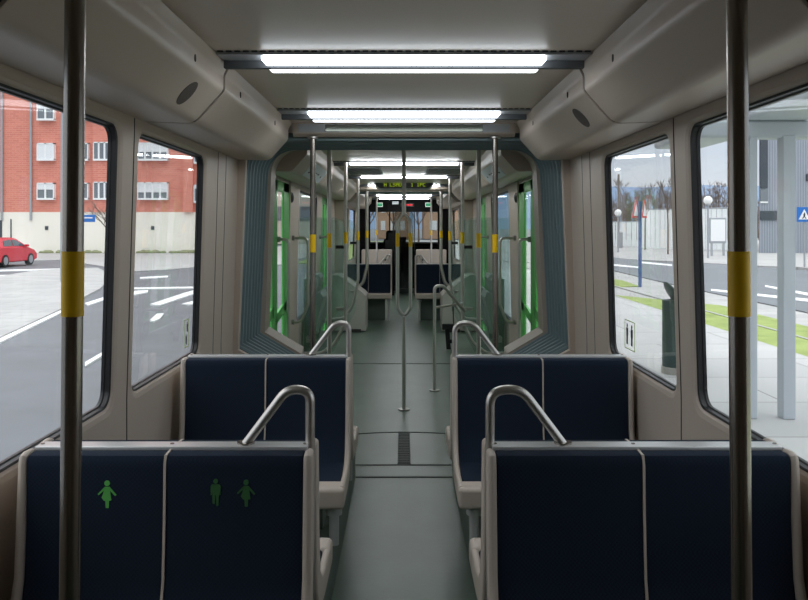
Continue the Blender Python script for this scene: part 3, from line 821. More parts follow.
def seat_pair(xc, yb, face, label, group='back to back double seats', rail=True, aisle=1, icons=(), plate=True, name='double_seat'):
    """two blue seats in one beige frame; face -1 looks towards the viewer, +1 away. aisle: side (sign of local x) of the aisle"""
    t = thing(name, (xc, yb, 0.2 if yb < 5 else 0.0), label, 'double seat', group)
    def tr(pts): return [(yb + p[0] * (1 if face < 0 else -1), p[1] - 0.02 * max(0.0, p[1] - 0.5) / 0.48) for p in pts]
    hw = 0.415 if xc < 0 else 0.440; fw = 0.025
    for sx in (-1, 1):
        a, b = sorted((sx * hw, sx * (hw - fw)))
        m = MB(); m.prism(tr(frame_profile()), 'x', xc + a, xc + b, 0.012, 3)
        m.build('side_frame', 'seat_frame', t)
        c, d = sorted((sx * 0.003, sx * (hw - fw)))
        m = MB(); m.prism(tr(back_profile()), 'x', xc + c, xc + d, 0.004, 3)
        bk = m.build('backrest', 'seat_fabric', t)
        m = MB(); m.prism(tr(cushion_profile()), 'x', xc + c, xc + d, 0.008, 3)
        m.build('seat_cushion', 'seat_fabric', t)
        for (ic, side, ox, oz, h, mt) in icons:
            if side != sx: continue
            q = MB()
            for poly in icon_shape(ic, xc + ox, oz, h):
                vs = [(x, yb - 0.0185 - 0.0, z) for x, z in poly] + [(x, yb - 0.008, z) for x, z in poly]
                n = len(poly)
                tri = tessellate_polygon([[Vector((x, z, 0)) for x, z in poly]])
                q.add(vs, [list(f) for f in tri] + [[i, (i + 1) % n, n + (i + 1) % n, n + i] for i in range(n)])
            o = q.build('pictogram', mt, bk); o['label'] = '%s green %s pictogram' % ('bright' if mt == 'pictogram_green' else 'worn dark', ic)
    # centre seam and shell
    m = MB(); pts = tr([(0.04, 0.980), (-0.008, 0.977), (-0.0175, 0.95), (-0.022, 0.80), (-0.034, 0.62), (-0.06, 0.515), (-0.11, 0.468), (-0.41, 0.462), (-0.41, 0.42), (-0.06, 0.42), (0.03, 0.6)])
    m.prism(pts, 'x', xc - 0.0035, xc + 0.0035); m.build('centre_seam', 'seat_frame', t)
    m = MB(); m.prism(tr([(0.055, 0.97), (0.034, 0.97), (0.026, 0.80), (0.008, 0.60), (-0.035, 0.475), (-0.10, 0.425), (-0.42, 0.41), (-0.42, 0.385), (-0.05, 0.39), (0.03, 0.47), (0.055, 0.7)]), 'x', xc - hw + fw, xc + hw - fw)
    m.build('seat_shell', 'seat_frame', t)
    ys = sorted((yb + face * 0.345, yb + face * 0.455))
    m = MB(); m.box(xc - hw - 0.002, xc + hw + 0.002, ys[0], ys[1], 0.385, 0.480, 0.02, 4); m.build('front_bumper', 'seat_frame', t)
    m = MB(); z0 = 0.2 if yb < 5 else 0.0
    yc = yb + face * 0.355
    xa = xc + aisle * 0.365
    m.tube([(xa, yc, z0), (xa, yc, 0.33), (xa, yc, 0.335), (xa, yc, 0.365), (xa, yc, 0.37), (xa, yc, 0.40)], [0.022, 0.022, 0.036, 0.036, 0.03, 0.03], 20)
    m.build('support_post', 'plate_metal', t)
    m = MB(); ys = sorted((yb + face * 0.02, yb + face * 0.2)); m.box(xc - 0.36, xc + 0.30, ys[0], ys[1], z0, 0.40, 0.01); m.build('pedestal', 'podium_vinyl', t)
    if plate:
        m = MB(); m.box(xc - hw + 0.02, xc + hw - 0.02, yb + 0.040, yb + 0.097, 0.954, 0.967, 0.003); 
        pl = m.build('top_plate', 'plate_metal', t)
        for bx_ in (0.03 - hw, -0.005, hw - 0.03):
            q = MB(); q.cyl((xc + bx_, yb + 0.07, 0.965), (xc + bx_, yb + 0.07, 0.969), 0.006, 10); q.build('rivet', 'steel', pl)
    if rail:
        a = aisle
        xe = xc + a * (hw - 0.016)
        yr = yb + 0.075
        m = MB(); m.tube(fillet([(xc + a * 0.21, yr, 0.965), (xc + a * 0.332, yr, 1.127), (xe, yr, 1.122), (xe, yr, 0.40)], 0.075, 10), 0.0138, 14)
        g = m.build('grab_handle', 'steel_lit', t)
        q = MB(); q.cyl((xc + a * 0.21, yr, 0.964), (xc + a * 0.21, yr, 0.972), 0.026, 16); q.build('handle_flange', 'steel', g)
    return t
XL, XR = -0.675, 0.677
OPP = 0.15
seat_pair(XL, 2.16, -1, 'dark blue double seat marked with green woman and man pictograms, nearest on the left', aisle=1,
          icons=(('woman', -1, -0.162, 0.85, 0.078, 'pictogram_green'), ('man', 1, 0.144, 0.855, 0.078, 'pictogram_worn'), ('woman', 1, 0.230, 0.853, 0.076, 'pictogram_worn')))
seat_pair(XL, 2.16 + OPP, 1, 'dark blue double seat facing away, behind the seat with green pictograms', aisle=1, rail=False, plate=False)
seat_pair(XR, 2.16, -1, 'plain dark blue double seat without pictograms, nearest on the right', aisle=-1)
seat_pair(XR, 2.16 + OPP, 1, 'dark blue double seat facing away, behind the plain nearest right seat', aisle=-1, rail=False, plate=False)
for xc, s, a in ((XL, 'left', 1), (XR, 'right', -1)):
    seat_pair(xc, 3.72, -1, 'dark blue double seat facing the viewer before the %s bellows corner' % s, aisle=a)
    seat_pair(xc, 3.72 + OPP, 1, 'dark blue double seat facing the bellows, back to back on the %s' % s, aisle=a, rail=False, plate=False)
    seat_pair(xc * 0.93, 13.42, -1, 'small distant double seat beyond the second bellows on the %s' % s, aisle=a, name='double_seat')
    # cab-side cupboards
    t = thing('cab_cupboard', (xc * 0.86, 17.6, 0), 'beige half height cupboard before the driver cab on the %s' % s, 'cupboard', 'cupboards before the driver cab')
    m = MB(); m.box(*sorted((math.copysign(0.28, xc), math.copysign(0.98, xc))), 17.55, 17.85, 0, 1.10, 0.02); m.build('cabinet', 'seat_frame', t)
    m = MB(); m.cyl((math.copysign(0.42, xc), 17.55, 0.86), (math.copysign(0.42, xc), 17.54, 0.86), 0.03, 16); m.build('lock', 'icon_black', t)
    m = MB(); m.tube(fillet([(math.copysign(0.55, xc), 17.5, 0.55), (math.copysign(0.34, xc), 17.5, 0.98), (math.copysign(0.29, xc), 17.5, 0.95), (math.copysign(0.29, xc), 17.5, 0.5)], 0.06), 0.014, 10); m.build('side_rail', 'steel', t)

# ------------------------------------------------------------------ text display
t = thing('text_display', (0, 11.7, 2.08), 'black text display with yellow green dot letters under the ceiling', 'text display')
def disp(sc):
    w, h = 0.44 * sc, 0.052 * sc
    return [(-w, h), (-w * 0.97, 0), (-w * 0.88, -h * 0.85), (-w * 0.8, -h), (w * 0.8, -h), (w * 0.88, -h * 0.85), (w * 0.97, 0), (w, h)]
zc = 2.262
m = MB(); m.prism([(x * 1.06, zc + z * 1.35) for x, z in disp(1)], 'y', 11.70, 11.80, 0.006); m.build('case', 'housing_grey', t)
m = MB(); m.prism([(x, zc + z) for x, z in disp(1)], 'y', 11.692, 11.71, 0.003); m.build('screen', 'black_plastic', t)
FONT = {'H': '10001 10001 10001 11111 10001 10001 10001', 'L': '10000 10000 10000 10000 10000 10000 11111', 'S': '01111 10000 10000 01110 00001 00001 11110',
        'A': '01110 10001 10001 11111 10001 10001 10001', 'U': '10001 10001 10001 10001 10001 10001 01110', '3': '11110 00001 00001 01110 00001 00001 11110',
        '1': '00100 01100 00100 00100 00100 00100 01110', 'P': '11110 10001 10001 11110 10000 10000 10000', 'C': '01111 10000 10000 10000 10000 10000 01111'}
x = -0.305
m = MB(); px_ = 0.0078
for ch in 'H LSAU3  1 1PC':
    if ch in FONT:
        for r, row in enumerate(FONT[ch].split()):
            for c, bit in enumerate(row):
                if bit == '1':
                    xx, zz = x + c * px_, zc + 0.028 - r * px_
                    m.box(xx - 0.0034, xx + 0.0034, 11.688, 11.693, zz - 0.0034, zz + 0.0034)
    x += px_ * 5.9
m.build('dot_letters', 'led_lit', t)
for sg in (-1, 1):
    m = MB(); m.box(*sorted((sg * 0.25, sg * 0.28)), 11.72, 11.76, 2.31, ZC, 0)
# ------------------------------------------------------------------ driver cab
t = thing('wall_cab', (0, 18.0, 0), 'black driver cab partition at the far end of the tram', 'cab partition', kind='structure')
m = MB()
m.box(-1.2, 1.2, 18.0, 18.08, 1.98, ZC)
m.box(-1.2, -0.80, 18.0, 18.08, 0, 1.98); m.box(0.80, 1.2, 18.0, 18.08, 0, 1.98)
m.box(-0.80, -0.24, 18.0, 18.08, 0, 1.05); m.box(0.24, 0.80, 18.0, 18.08, 0, 1.05)
m.build('partition', 'cab_black', t)
m = MB()
for x in (-0.26, 0.24): m.box(x, x + 0.02, 18.01, 18.06, 1.05, 1.98)
m.build('door_post', 'black_plastic', t)
m = MB(); m.box(-0.23, 0.23, 18.04, 18.05, 0.05, 1.97); m.build('cab_pane', 'windscreen_glass', t)
m = MB()
m.box(-1.2, -1.12, 18.08, 21.3, 0, ZC); m.box(1.12, 1.2, 18.08, 21.3, 0, ZC)
m.box(-1.2, 1.2, 18.08, 22.0, 2.2, ZC)
struct(m.build('wall_cab_side', 'cab_black'), 'black side walls of the driver cab', 'wall')
t = thing('dashboard', (0, 20.6, 0), 'driver dashboard with a pale top edge under the windscreen', 'dashboard')
m = MB(); m.prism([(20.1, 0.0), (20.1, 0.95), (20.25, 1.10), (21.2, 1.18), (21.3, 1.1), (21.3, 0.0)], 'x', -1.10, 1.10, 0.02); m.build('console', 'cab_black', t)
m = MB(); m.box(-0.95, 0.95, 20.5, 21.1, 1.175, 1.215, 0.01); m.build('top_pad', 'box_grey', t)
m = MB(); m.box(-0.12, 0.06, 20.22, 20.27, 1.12, 1.36, 0.01); m.build('monitor', 'black_plastic', t)
t = thing('windscreen', (0, 21.4, 1.1), 'wide windscreen of the driver cab at the far end', 'windscreen')
m = MB(); m.box(-1.12, 1.12, 21.40, 21.41, 1.05, 2.25); m.build('pane', 'windscreen_glass', t)
m = MB(); m.box(-1.2, 1.2, 21.3, 21.45, 0.0, 1.08); m.box(-1.2, 1.2, 21.3, 21.45, 2.2, ZC); m.box(-0.42, -0.385, 21.36, 21.40, 1.05, 2.2); m.build('frame', 'cab_black', t)
t = thing('driver_seat', (-0.30, 19.2, 0), 'black high backed driver seat with headrest in the cab', 'driver seat')
m = MB(); m.box(-0.52, -0.06, 19.2, 19.32, 0.55, 1.32, 0.05, 3); m.build('backrest', 'black_plastic', t)
m = MB(); m.box(-0.46, -0.12, 19.2, 19.30, 1.24, 1.54, 0.07, 3); m.build('headrest', 'black_plastic', t)
m = MB(); m.box(-0.52, -0.06, 19.3, 19.75, 0.45, 0.58, 0.04, 3); m.build('cushion', 'black_plastic', t)
m = MB(); m.cyl((-0.29, 19.45, 0), (-0.29, 19.45, 0.46), 0.09); m.build('pedestal', 'black_plastic', t)
# cab signs
for x, s in ((-0.58, 'left'), (0.58, 'right')):
    t = thing('exit_sign', (x, 17.97, 2.13), 'small lit green exit sign %s of the red cab display' % s, 'sign', 'lit exit signs')
    m = MB(); m.box(x - 0.075, x + 0.075, 17.97, 17.995, 2.10, 2.20, 0.004); m.build('panel', 'exit_white', t)
    m = MB(); m.box(x - 0.065, x + 0.065, 17.966, 17.971, 2.115, 2.185); m.build('green_field', 'exit_green', t)
t = thing('cab_display', (0.10, 17.97, 2.13), 'small red lit display over the cab door', 'display')
m = MB(); m.box(-0.08, 0.24, 17.96, 17.995, 2.10, 2.19, 0.004); m.build('case', 'black_plastic', t)
m = MB()
for k in range(7): m.box(-0.05 + k * 0.037, -0.025 + k * 0.037, 17.955, 17.961, 2.125, 2.165)
m.build('red_digits', 'led_red', t)
tag(MB().box(-0.28, -0.13, 17.97, 17.995, 2.16, 2.23, 0.004).build('notice_plate', 'notice_white'), 'small white plate left of the red cab display', 'notice')

# ------------------------------------------------------------------ outside: ground
ZL, ZR = -0.35, -0.30
def ground(name, pts, z, th, mt, label, cat, bev=0.0):
    m = MB(); m.prism(pts, 'z', z - th, z, bev)
    return struct(m.build(name, mt, sharp=1, wn=False), label, cat)
ground('ground', [(-400, -60), (400, -60), (400, 2500), (-400, 2500)], -0.45, 0.2, 'asphalt', 'wide grey ground around the tram', 'ground')
ground('road_left', [(-80, -30), (-1.25, -30), (-1.25, 75), (-80, 75)], ZL - 0.03, 0.06, 'asphalt', 'grey asphalt road seen through the left windows', 'road')
G = lambda z, pts: [gp(u, v, z) for u, v in pts]
# pavements on the left
ground('pavement_island', G(ZL, [(-160, 372), (0, 338), (62, 309), (100, 289), (112, 276), (98, 268), (40, 270), (-40, 283), (-160, 300)]), ZL + 0.02, 0.14, 'paving', 'pale paved traffic island on the left', 'pavement')
ground('pavement_building', G(ZL, [(-260, 262.5), (0, 261.5), (60, 260.0), (100, 266.0), (135, 271.5), (165, 270), (200, 267.0), (262, 262), (262, 250), (200, 251), (-260, 251)]), ZL + 0.02, 0.14, 'paving', 'pale pavement before the brick building', 'pavement')
for i, (pts, lb) in enumerate((
        ([(0, 342), (0, 338.2), (62, 309.5), (62, 312)], 'white edge line along the paved island'),
        ([(85, 366), (85, 362), (104, 351), (106, 353)], 'short white dash on the near road'),
        ([(130, 287.5), (197, 286.5), (197, 288), (130, 289)], 'thin white line across the left road'),
        ([(150, 304), (185, 292.5), (200, 288.5), (200, 292), (190, 295), (160, 305)], 'broad white crossing bar on the left road'),
        ([(182, 303.5), (200, 299), (200, 303), (190, 304.5)], 'second white bar on the left road'),
        ([(150, 320), (157, 313.5), (164, 313), (160, 318.5), (154, 321)], 'white arrow mark on the left road'),
        ([(128, 291), (148, 290), (148, 292), (128, 296)], 'white road mark beside the pillar'),
        ([(-60, 277), (60, 273), (60, 274.6), (-60, 279)], 'white stripe of the zebra crossing by the island, front'),
        ([(-60, 271), (60, 268.5), (60, 269.6), (-60, 272.5)], 'white stripe of the zebra crossing by the island, rear'),
        ([(85, 303), (104, 297), (106, 299), (88, 305)], 'white road mark near the yellow banded pole'),
        ([(140, 277), (168, 275.5), (168, 277), (140, 278.6)], 'far white road mark before the pavement'))):
    pp = G(ZL, pts)
    ground('road_marking_%d' % (i + 1), pp, ZL + 0.0, 0.03, 'road_paint', lb, 'road marking')
# right side
ground('platform', [(1.32, -20), (5.15, -20), (5.15, 14.8), (5.05, 20.5), (4.9, 30), (1.32, 30)], -0.05, 0.4, 'platform_paving', 'pale grey paved tram stop platform', 'platform')
ground('ground_track', [(5.0, -20), (9.3, -20), (9.3, 60), (1.3, 60), (1.3, 29.9), (4.8, 29.9)], ZR - 0.01, 0.1, 'paving', 'pale paving beside the second track', 'pavement')
grs = ground('lawn', [(5.16, -20), (7.75, -20), (7.75, 18.6), (5.9, 21.5), (5.0, 21.5)], ZR + 0.01, 0.05, 'grass', 'grassed tram track beside the platform', 'lawn')
ground('lawn_far', G(ZR, [(608, 278.5), (622, 280.5), (640, 286.5), (624, 287), (608, 287)]), ZR + 0.01, 0.05, 'grass', 'small grass patch beyond the paved crossing', 'lawn')
for i, x in enumerate((5.85, 6.85)):
    m = MB(); m.box(x - 0.035, x + 0.035, -20, 45, ZR - 0.05, ZR + 0.025)
    tag(m.build('rail', 'rail_steel'), 'steel tram rail in the grass, %s the platform' % ('closer to' if i == 0 else 'farther from'), 'rail', 'rails of the second track')
ground('road_right', G(ZR, [(1500, 462), (808, 313), (711, 293), (690, 288.5), (650, 279.5), (612, 270.5), (560, 262), (560, 254), (612, 257.5), (650, 262), (680, 263), (711, 264), (808, 271), (1500, 320)]), ZR + 0.02, 0.06, 'asphalt', 'grey road beyond the tram stop on the right', 'road')
ground('pavement_far', [(8, 58), (14, 46), (18.0, 38.2), (19.2, 37.5), (19.4, 30), (19.5, -10), (120, -10), (120, 140), (10, 140)], ZR - 0.0, 0.3, 'paving', 'wide pale pavement beyond the right road', 'pavement')
for i, (pts, lb) in enumerate((
        ([(711, 289), (711, 290.6), (808, 301.5), (900, 312), (900, 309), (808, 299)], 'white line along the right road'),
        ([(765, 285.2), (765, 286.6), (808, 295.5), (808, 293)], 'dashed white line in the right road'),
        ([(612, 264), (640, 266.8), (640, 268), (612, 265.6)], 'white line in the far right road, front'),
        ([(640, 261.5), (672, 264.5), (672, 266), (640, 263)], 'white line in the far right road, rear'))):
    ground('road_marking_%d' % (20 + i), G(ZR + 0.03, pts), ZR + 0.035, 0.02, 'road_paint', lb, 'road marking')

# ------------------------------------------------------------------ brick building (left)
YB = 59.0
def ux(u, d): return (u - UC) * d / FPX
bt = thing('brick_building', (ux(90, YB), YB, ZL), 'red brick apartment building with cream ground floor', 'building')
m = MB(); m.box(-70, -14.2, YB, YB + 14, 2.83, 22.0); m.box(ux(184, YB), ux(194, YB), YB - 0.35, YB + 1, 2.83, 22.0); m.box(ux(94, YB), ux(126, YB), YB - 0.25, YB + 1, 2.83, 22.0)
m.build('brick_wall', 'brick_red', bt)
m = MB(); m.box(-70, -14.1, YB - 0.05, YB + 14, ZL - 0.05, 2.83); m.build('ground_floor_wall', 'plinth_cream', bt)
m = MB(); m.box(-70, -14.0, YB - 0.08, YB + 14.1, 22.0, 22.4); m.build('parapet', 'plinth_cream', bt)
for u in (2.5, 31.5):
    m = MB(); m.cyl((ux(u, YB), YB - 0.12, 2.2), (ux(u, YB), YB - 0.12, 22), 0.09, 10); m.build('drainpipe', 'pole_grey', bt)
def bwin(u0, u1, v0, v1, n, shut):
    f = MB()
    x0, x1 = ux(u0, YB), ux(u1, YB); z1, z0 = EYE - (v0 - VC) * YB / FPX, EYE - (v1 - VC) * YB / FPX
    w = (x1 - x0)
    yo = YB - 0.42
    f.box(x0, x1, yo, YB + 0.1, z0 - 0.08, z0 + 0.06); f.box(x0, x1, yo + 0.02, YB + 0.1, z1 - 0.08, z1)
    for k in range(n + 1):
        xx = x0 + w * k / n; f.box(max(x0, xx - 0.06), min(x1, xx + 0.06), yo + 0.02, YB + 0.1, z0, z1)
    fr = f.build('window', 'window_white', bt)
    g = MB(); g.box(x0 + 0.03, x1 - 0.03, yo + 0.1, YB + 0.08, z0 + 0.05, z1 - 0.05); g.build('pane', 'window_dark', fr)
    if shut > 0:
        g = MB(); g.box(x0 + 0.04, x1 - 0.04, yo + 0.05, yo + 0.09, z1 - 0.05 - shut * (z1 - z0 - 0.1), z1 - 0.03); g.build('shutter', 'shutter_white', fr)
rows = [(103.5, 120), (143.5, 160), (183, 199), (63.5, 80), (23.5, 40)]
for k, (v0, v1) in enumerate(rows):
    bwin(39, 56, v0, v1, 2, (0.38, 1.0, 0.42, 0.3, 0.6)[k])
    bwin(83, 90, v0, v1, 1, 0.0)
    bwin(95, 112, v0 - 1, v1, 3, 0.0)
    bwin(139, 169, v0 - 0.5, v1, 4, (0.5, 0.55, 0.62, 0.5, 0.3)[k])
    bwin(195, 201.5, v0 + 2, v1 + 3, 1, 0.2)
    bwin(-60, -40, v0, v1, 2, 0.4); bwin(-110, -90, v0, v1, 2, 0.7)
for u in (47, 153):
    m = MB(); m.box(ux(u - 1.6, YB), ux(u + 1.6, YB), YB - 0.09, YB, 1.45, 1.75); m.build('wall_vent', 'clad_dark', bt)
m = MB(); m.box(ux(0, YB), ux(2.5, YB), YB - 0.08, YB, ZL, 2.2); m.box(ux(10.8, YB), ux(12.0, YB), YB - 0.08, YB, 0, 2.3); m.build('dark_opening', 'clad_dark', bt)
m = MB()
random.seed(4)
for k in range(60):
    u = random.uniform(40, 205); m.ball((ux(u, YB - 0.5), YB - 0.55 + random.uniform(-.15, .15), ZL + 0.08), random.uniform(0.12, 0.26), 1.5, 1, 0.8, 8)
tag(m.build('grass_fringe', 'weeds'), 'ragged weeds along the foot of the cream wall', 'weeds', kind='stuff')
# a second building further along, seen through the door glass on the left
t = thing('pale_building', (-10, 95, ZL), 'pale apartment building seen through the green door glass on the left', 'building')
m = MB(); m.box(-24, -9.5, 92, 110, ZL, 14); m.build('wall', 'pale_wall', t)
for k in range(3):
    for j in range(4):
        q = MB(); q.box(-22.5 + j * 3.3, -21 + j * 3.3, 91.9, 92.2, 2.5 + k * 3.6, 4.2 + k * 3.6); q.build('window', 'window_dark', t)

# ------------------------------------------------------------------ red car
ct = thing('car', (-20.7, 39.1, ZL), 'red hatchback car parked before the brick building', 'car', rz=math.radians(90))
# local frame: +x forward
def half(y0):  return y0
body = [(-2.0, 0.30), (-2.05, 0.55), (-1.98, 0.85), (-1.85, 1.02), (1.0, 0.98), (1.75, 0.80), (2.02, 0.62), (2.05, 0.32), (1.7, 0.22), (-1.7, 0.22)]
m = MB(); m.prism(body, 'y', -0.86, 0.86, 0.07, 3); m.build('car_body', 'car_red', ct, local=True)
m = MB()
gh = [(-1.88, 0.98), (-1.45, 1.40), (-0.3, 1.47), (0.25, 1.40), (1.15, 0.96)]
b = bmesh.new(); A = []
for sy in (-1, 1):
    A.append([b.verts.new((x, sy * (0.80 if z < 1.1 else 0.62), z)) for x, z in gh])
b.faces.new(A[0]); b.faces.new(A[1][::-1])
for i in range(5): b.faces.new((A[0][i], A[1][i], A[1][(i + 1) % 5], A[0][(i + 1) % 5]))
bmesh.ops.bevel(b, geom=b.edges[:], offset=0.03, segments=2, affect='EDGES')
m.bm(b); m.build('cabin', 'car_red', ct, local=True)
m = MB()
for sy in (-1, 1):
    for pts in ([(-1.25, 1.04), (-1.15, 1.30), (-0.42, 1.36), (-0.42, 1.04)], [(-0.34, 1.04), (-0.34, 1.36), (0.18, 1.32), (0.78, 1.02)]):
        vs = []
        for o in (0.0, 0.03):
            for x, z in pts:
                yy = 0.80 + (0.62 - 0.80) * (z - 0.98) / 0.42 - 0.012 + o
                vs.append((x, sy * yy, z))
        m.add(vs, [[0, 1, 2, 3], [4, 5, 6, 7], [0, 1, 5, 4], [1, 2, 6, 5], [2, 3, 7, 6], [3, 0, 4, 7]])
m.add([(-1.83, -0.6, 1.08), (-1.83, 0.6, 1.08), (-1.53, 0.5, 1.37), (-1.53, -0.5, 1.37), (-1.78, -0.6, 1.06), (-1.78, 0.6, 1.06), (-1.48, 0.5, 1.35), (-1.48, -0.5, 1.35)],
      [[0, 1, 2, 3], [4, 5, 6, 7], [0, 1, 5, 4], [1, 2, 6, 5], [2, 3, 7, 6], [3, 0, 4, 7]])
m.build('car_window', 'car_glass', ct, local=True)
for x in (-1.28, 1.28):
    for sy in (-1, 1):
        q = MB(); q.cyl((x, sy * 0.68, 0.31), (x, sy * 0.885, 0.31), 0.31, 24); w = q.build('wheel', 'tyre', ct, local=True)
        q = MB(); q.cyl((x, sy * 0.88, 0.31), (x, sy * 0.895, 0.31), 0.21, 20); q.build('wheel_rim', 'rim', w, local=True)
for sy in (-1, 1):
    q = MB(); q.box(-2.06, -1.90, sy * 0.72 - 0.12, sy * 0.72 + 0.12, 0.72, 0.98, 0.03); q.build('tail_light', 'lamp_red', ct, local=True)
    q = MB(); q.box(0.65, 0.85, sy * 0.92 - 0.09, sy * 0.92 + 0.09, 0.98, 1.1, 0.03); q.build('wing_mirror', 'car_red', ct, local=True)

# ------------------------------------------------------------------ trees, lamps, signs
def bare_tree(x, y, z, h, label, seed, group, r=0.09, spread=0.5, levels=4, mt='bark', first=0.4, limbs=4, reach=0.26):
    rnd = random.Random(seed)
    t = thing('bare_tree', (x, y, z), label, 'tree', group)
    tm, bmh = MB(), MB()
    top = Vector((x + rnd.uniform(-.1, .1), y, z + h * first))
    tm.tube([(x, y, z - 0.05), (x, y, z + h * first * 0.5), top], [r, r * 0.85, r * 0.7], 8)
    def grow(p, d, L, rr, lv):
        q = p + d * L
        bmh.tube([p, p.lerp(q, 0.5) + Vector((rnd.uniform(-.05, .05) * L, rnd.uniform(-.05, .05) * L, 0)), q], [rr, rr * 0.8, rr * 0.6], 5 if lv > 1 else 4, cap=False)
        if lv == 0: return
        for k in range(3 if lv > 1 else 4):
            nd = (d + Vector((rnd.uniform(-1, 1), rnd.uniform(-1, 1), rnd.uniform(-0.3, 0.7))) * spread).normalized()
            grow(p.lerp(q, rnd.uniform(0.55, 1.0)), nd, L * rnd.uniform(0.55, 0.8), max(0.010, rr * 0.6), lv - 1)
    for k in range(limbs):
        a = k * 2 * math.pi / limbs + rnd.uniform(-.5, .5)
        st = top if limbs == 4 else Vector((x, y, z)).lerp(top, rnd.uniform(0.62, 1.0))
        grow(st, Vector((math.cos(a) * spread, math.sin(a) * spread, 1)).normalized(), h * reach, r * (0.6 if limbs == 4 else 0.35), levels - 1)
    tm.build('trunk', mt, t); bmh.build('branches', mt, t)
    return t
bare_tree(-18.6, 48.5, ZL, 4.6, 'small bare street tree before the cream wall on the left', 3, None, 0.07, 0.8, 4, 'bark', 0.33)
bare_tree(-26.6, 46.0, ZL, 8.5, 'bare tree at the left edge before the brick wall', 9, None, 0.045, 0.5, 4, 'bark_grey', 0.5)
right_trees = [(645, 66, 0), (668, 55, 0), (622, 88, 0), (634, 97, 0), (654, 92, 0), (677, 84, 0), (700, 92, 0), (716, 82, 0), (735, 95, 0), (690, 106, 0), (610, 106, 0)]
right_lbl = ['slim bare tree on the pavement just right of the triangular road signs', 'bare tree on the pavement before the tall hoarding, next to the window pillar', 'bare tree over the low end of the hoarding', 'bare tree just right of the tall mast', 'bare tree behind the tall hoarding in the middle of the window', 'bare tree behind the tall hoarding next to the pillar', 'bare tree left of the white globe lamp', 'bare tree right of the white globe lamp', 'bare tree behind the nearest right pole', 'bare tree hidden behind the pillar', 'bare tree at the dark window edge']
for k, (u, d, vtop) in enumerate(right_trees):
    h = 5.4 if d < 78 else 6.0 + (k % 3) * 0.6
    bare_tree(ux(u, d), d, ZR, h, right_lbl[k], 20 + k, 'bare trees by the right hoarding', 0.065, 0.5, 4, 'bark' if k % 2 else 'bark_grey', 0.78, 11, 0.15)
# fine brown bare woods behind the hoarding
rnd = random.Random(77); m = MB()
for k in range(420):
    u = rnd.uniform(585, 765); dd = rnd.uniform(118, 150); x = ux(u, dd)
    h = rnd.uniform(5.0, 8.3) * (1 + 0.12 * math.sin(u * 0.09))
    p = Vector((x, dd, ZR)); q = Vector((x + rnd.uniform(-.5, .5), dd, ZR + h))
    m.tube([p, p.lerp(q, 0.5), q], [0.09, 0.06, 0.02], 3, cap=False)
    for j in range(9):
        st = p.lerp(q, rnd.uniform(0.3, 0.95)); e_ = st + Vector((rnd.uniform(-1, 1), rnd.uniform(-.5, .5), rnd.uniform(0.4, 1.4))) * 0.95
        m.tube([st, e_], [0.04, 0.02], 3, cap=False)
tag(m.build('woods', 'bark', wn=False), 'brownish bare woods in the distance behind the hoarding', 'woods', kind='stuff')
def globe_lamp(x, y, z, h, label):
    t = thing('globe_lamp', (x, y, z), label, 'street lamp', 'white globe street lamps')
    m = MB(); m.cyl((x, y, z), (x, y, z + h - 0.3), 0.06, 12); m.build('post', 'pole_grey', t)
    m = MB(); m.cyl((x, y, z + h - 0.32), (x, y, z + h - 0.2), 0.16, 16); m.build('collar', 'pole_grey', t)
    m = MB(); m.ball((x, y, z + h), 0.27); m.build('globe', 'globe_white', t)
globe_lamp(ux(618, 60), 60, ZR, 3.1, 'street lamp with white globe at the far window edge')
globe_lamp(ux(708, 48), 48, ZR, 3.65, 'street lamp with white globe beside the advertising panel')
t = tag(MB().cyl((ux(618.5, 76.5), 76.5, ZR), (ux(618.5, 76.5), 76.5, 7.0), 0.11, 10).build('mast', 'bark_grey'), 'tall thin dark mast behind the globe lamp', 'mast')
m = MB(); m.cyl((ux(62, 27.5), 27.5, ZL), (ux(63, 27.5), 27.5, 8.0), 0.065, 14)
t = thing('lamp_post', (ux(62, 27.5), 27.5, ZL), 'pale grey lamp post behind the nearest left pole', 'lamp post')
m.build('post', 'pole_grey', t)
m = MB(); m.tube([(ux(63, 27.5), 27.5, 7.95), (ux(63, 27.5) + 1.2, 27.5, 8.2)], 0.05, 10); m.build('arm', 'pole_grey', t)
m = MB(); m.box(ux(63, 27.5) + 0.9, ux(63, 27.5) + 1.5, 27.35, 27.65, 8.15, 8.28, 0.04); m.build('lamp_head', 'pole_grey', t)
t = thing('direction_sign', (ux(86, 44), 44, ZL), 'blue direction sign before the small bare tree on the left', 'sign')
m = MB(); m.box(ux(80, 44), ux(95, 44), 44, 44.05, EYE - (222 - VC) * 44 / FPX, EYE - (214.8 - VC) * 44 / FPX, 0.02); m.build('panel', 'sign_blue', t)
m = MB(); m.box(ux(84.5, 44), ux(92.5, 44), 43.98, 44.0, EYE - (218.4 - VC) * 44 / FPX, EYE - (217.2 - VC) * 44 / FPX); m.build('white_lettering', 'sign_white', t)
for u in (82.0,):
    m = MB(); m.cyl((ux(u, 44), 44.08, ZL), (ux(u, 44), 44.08, 2.4), 0.05, 10); m.build('post', 'pole_grey', t)
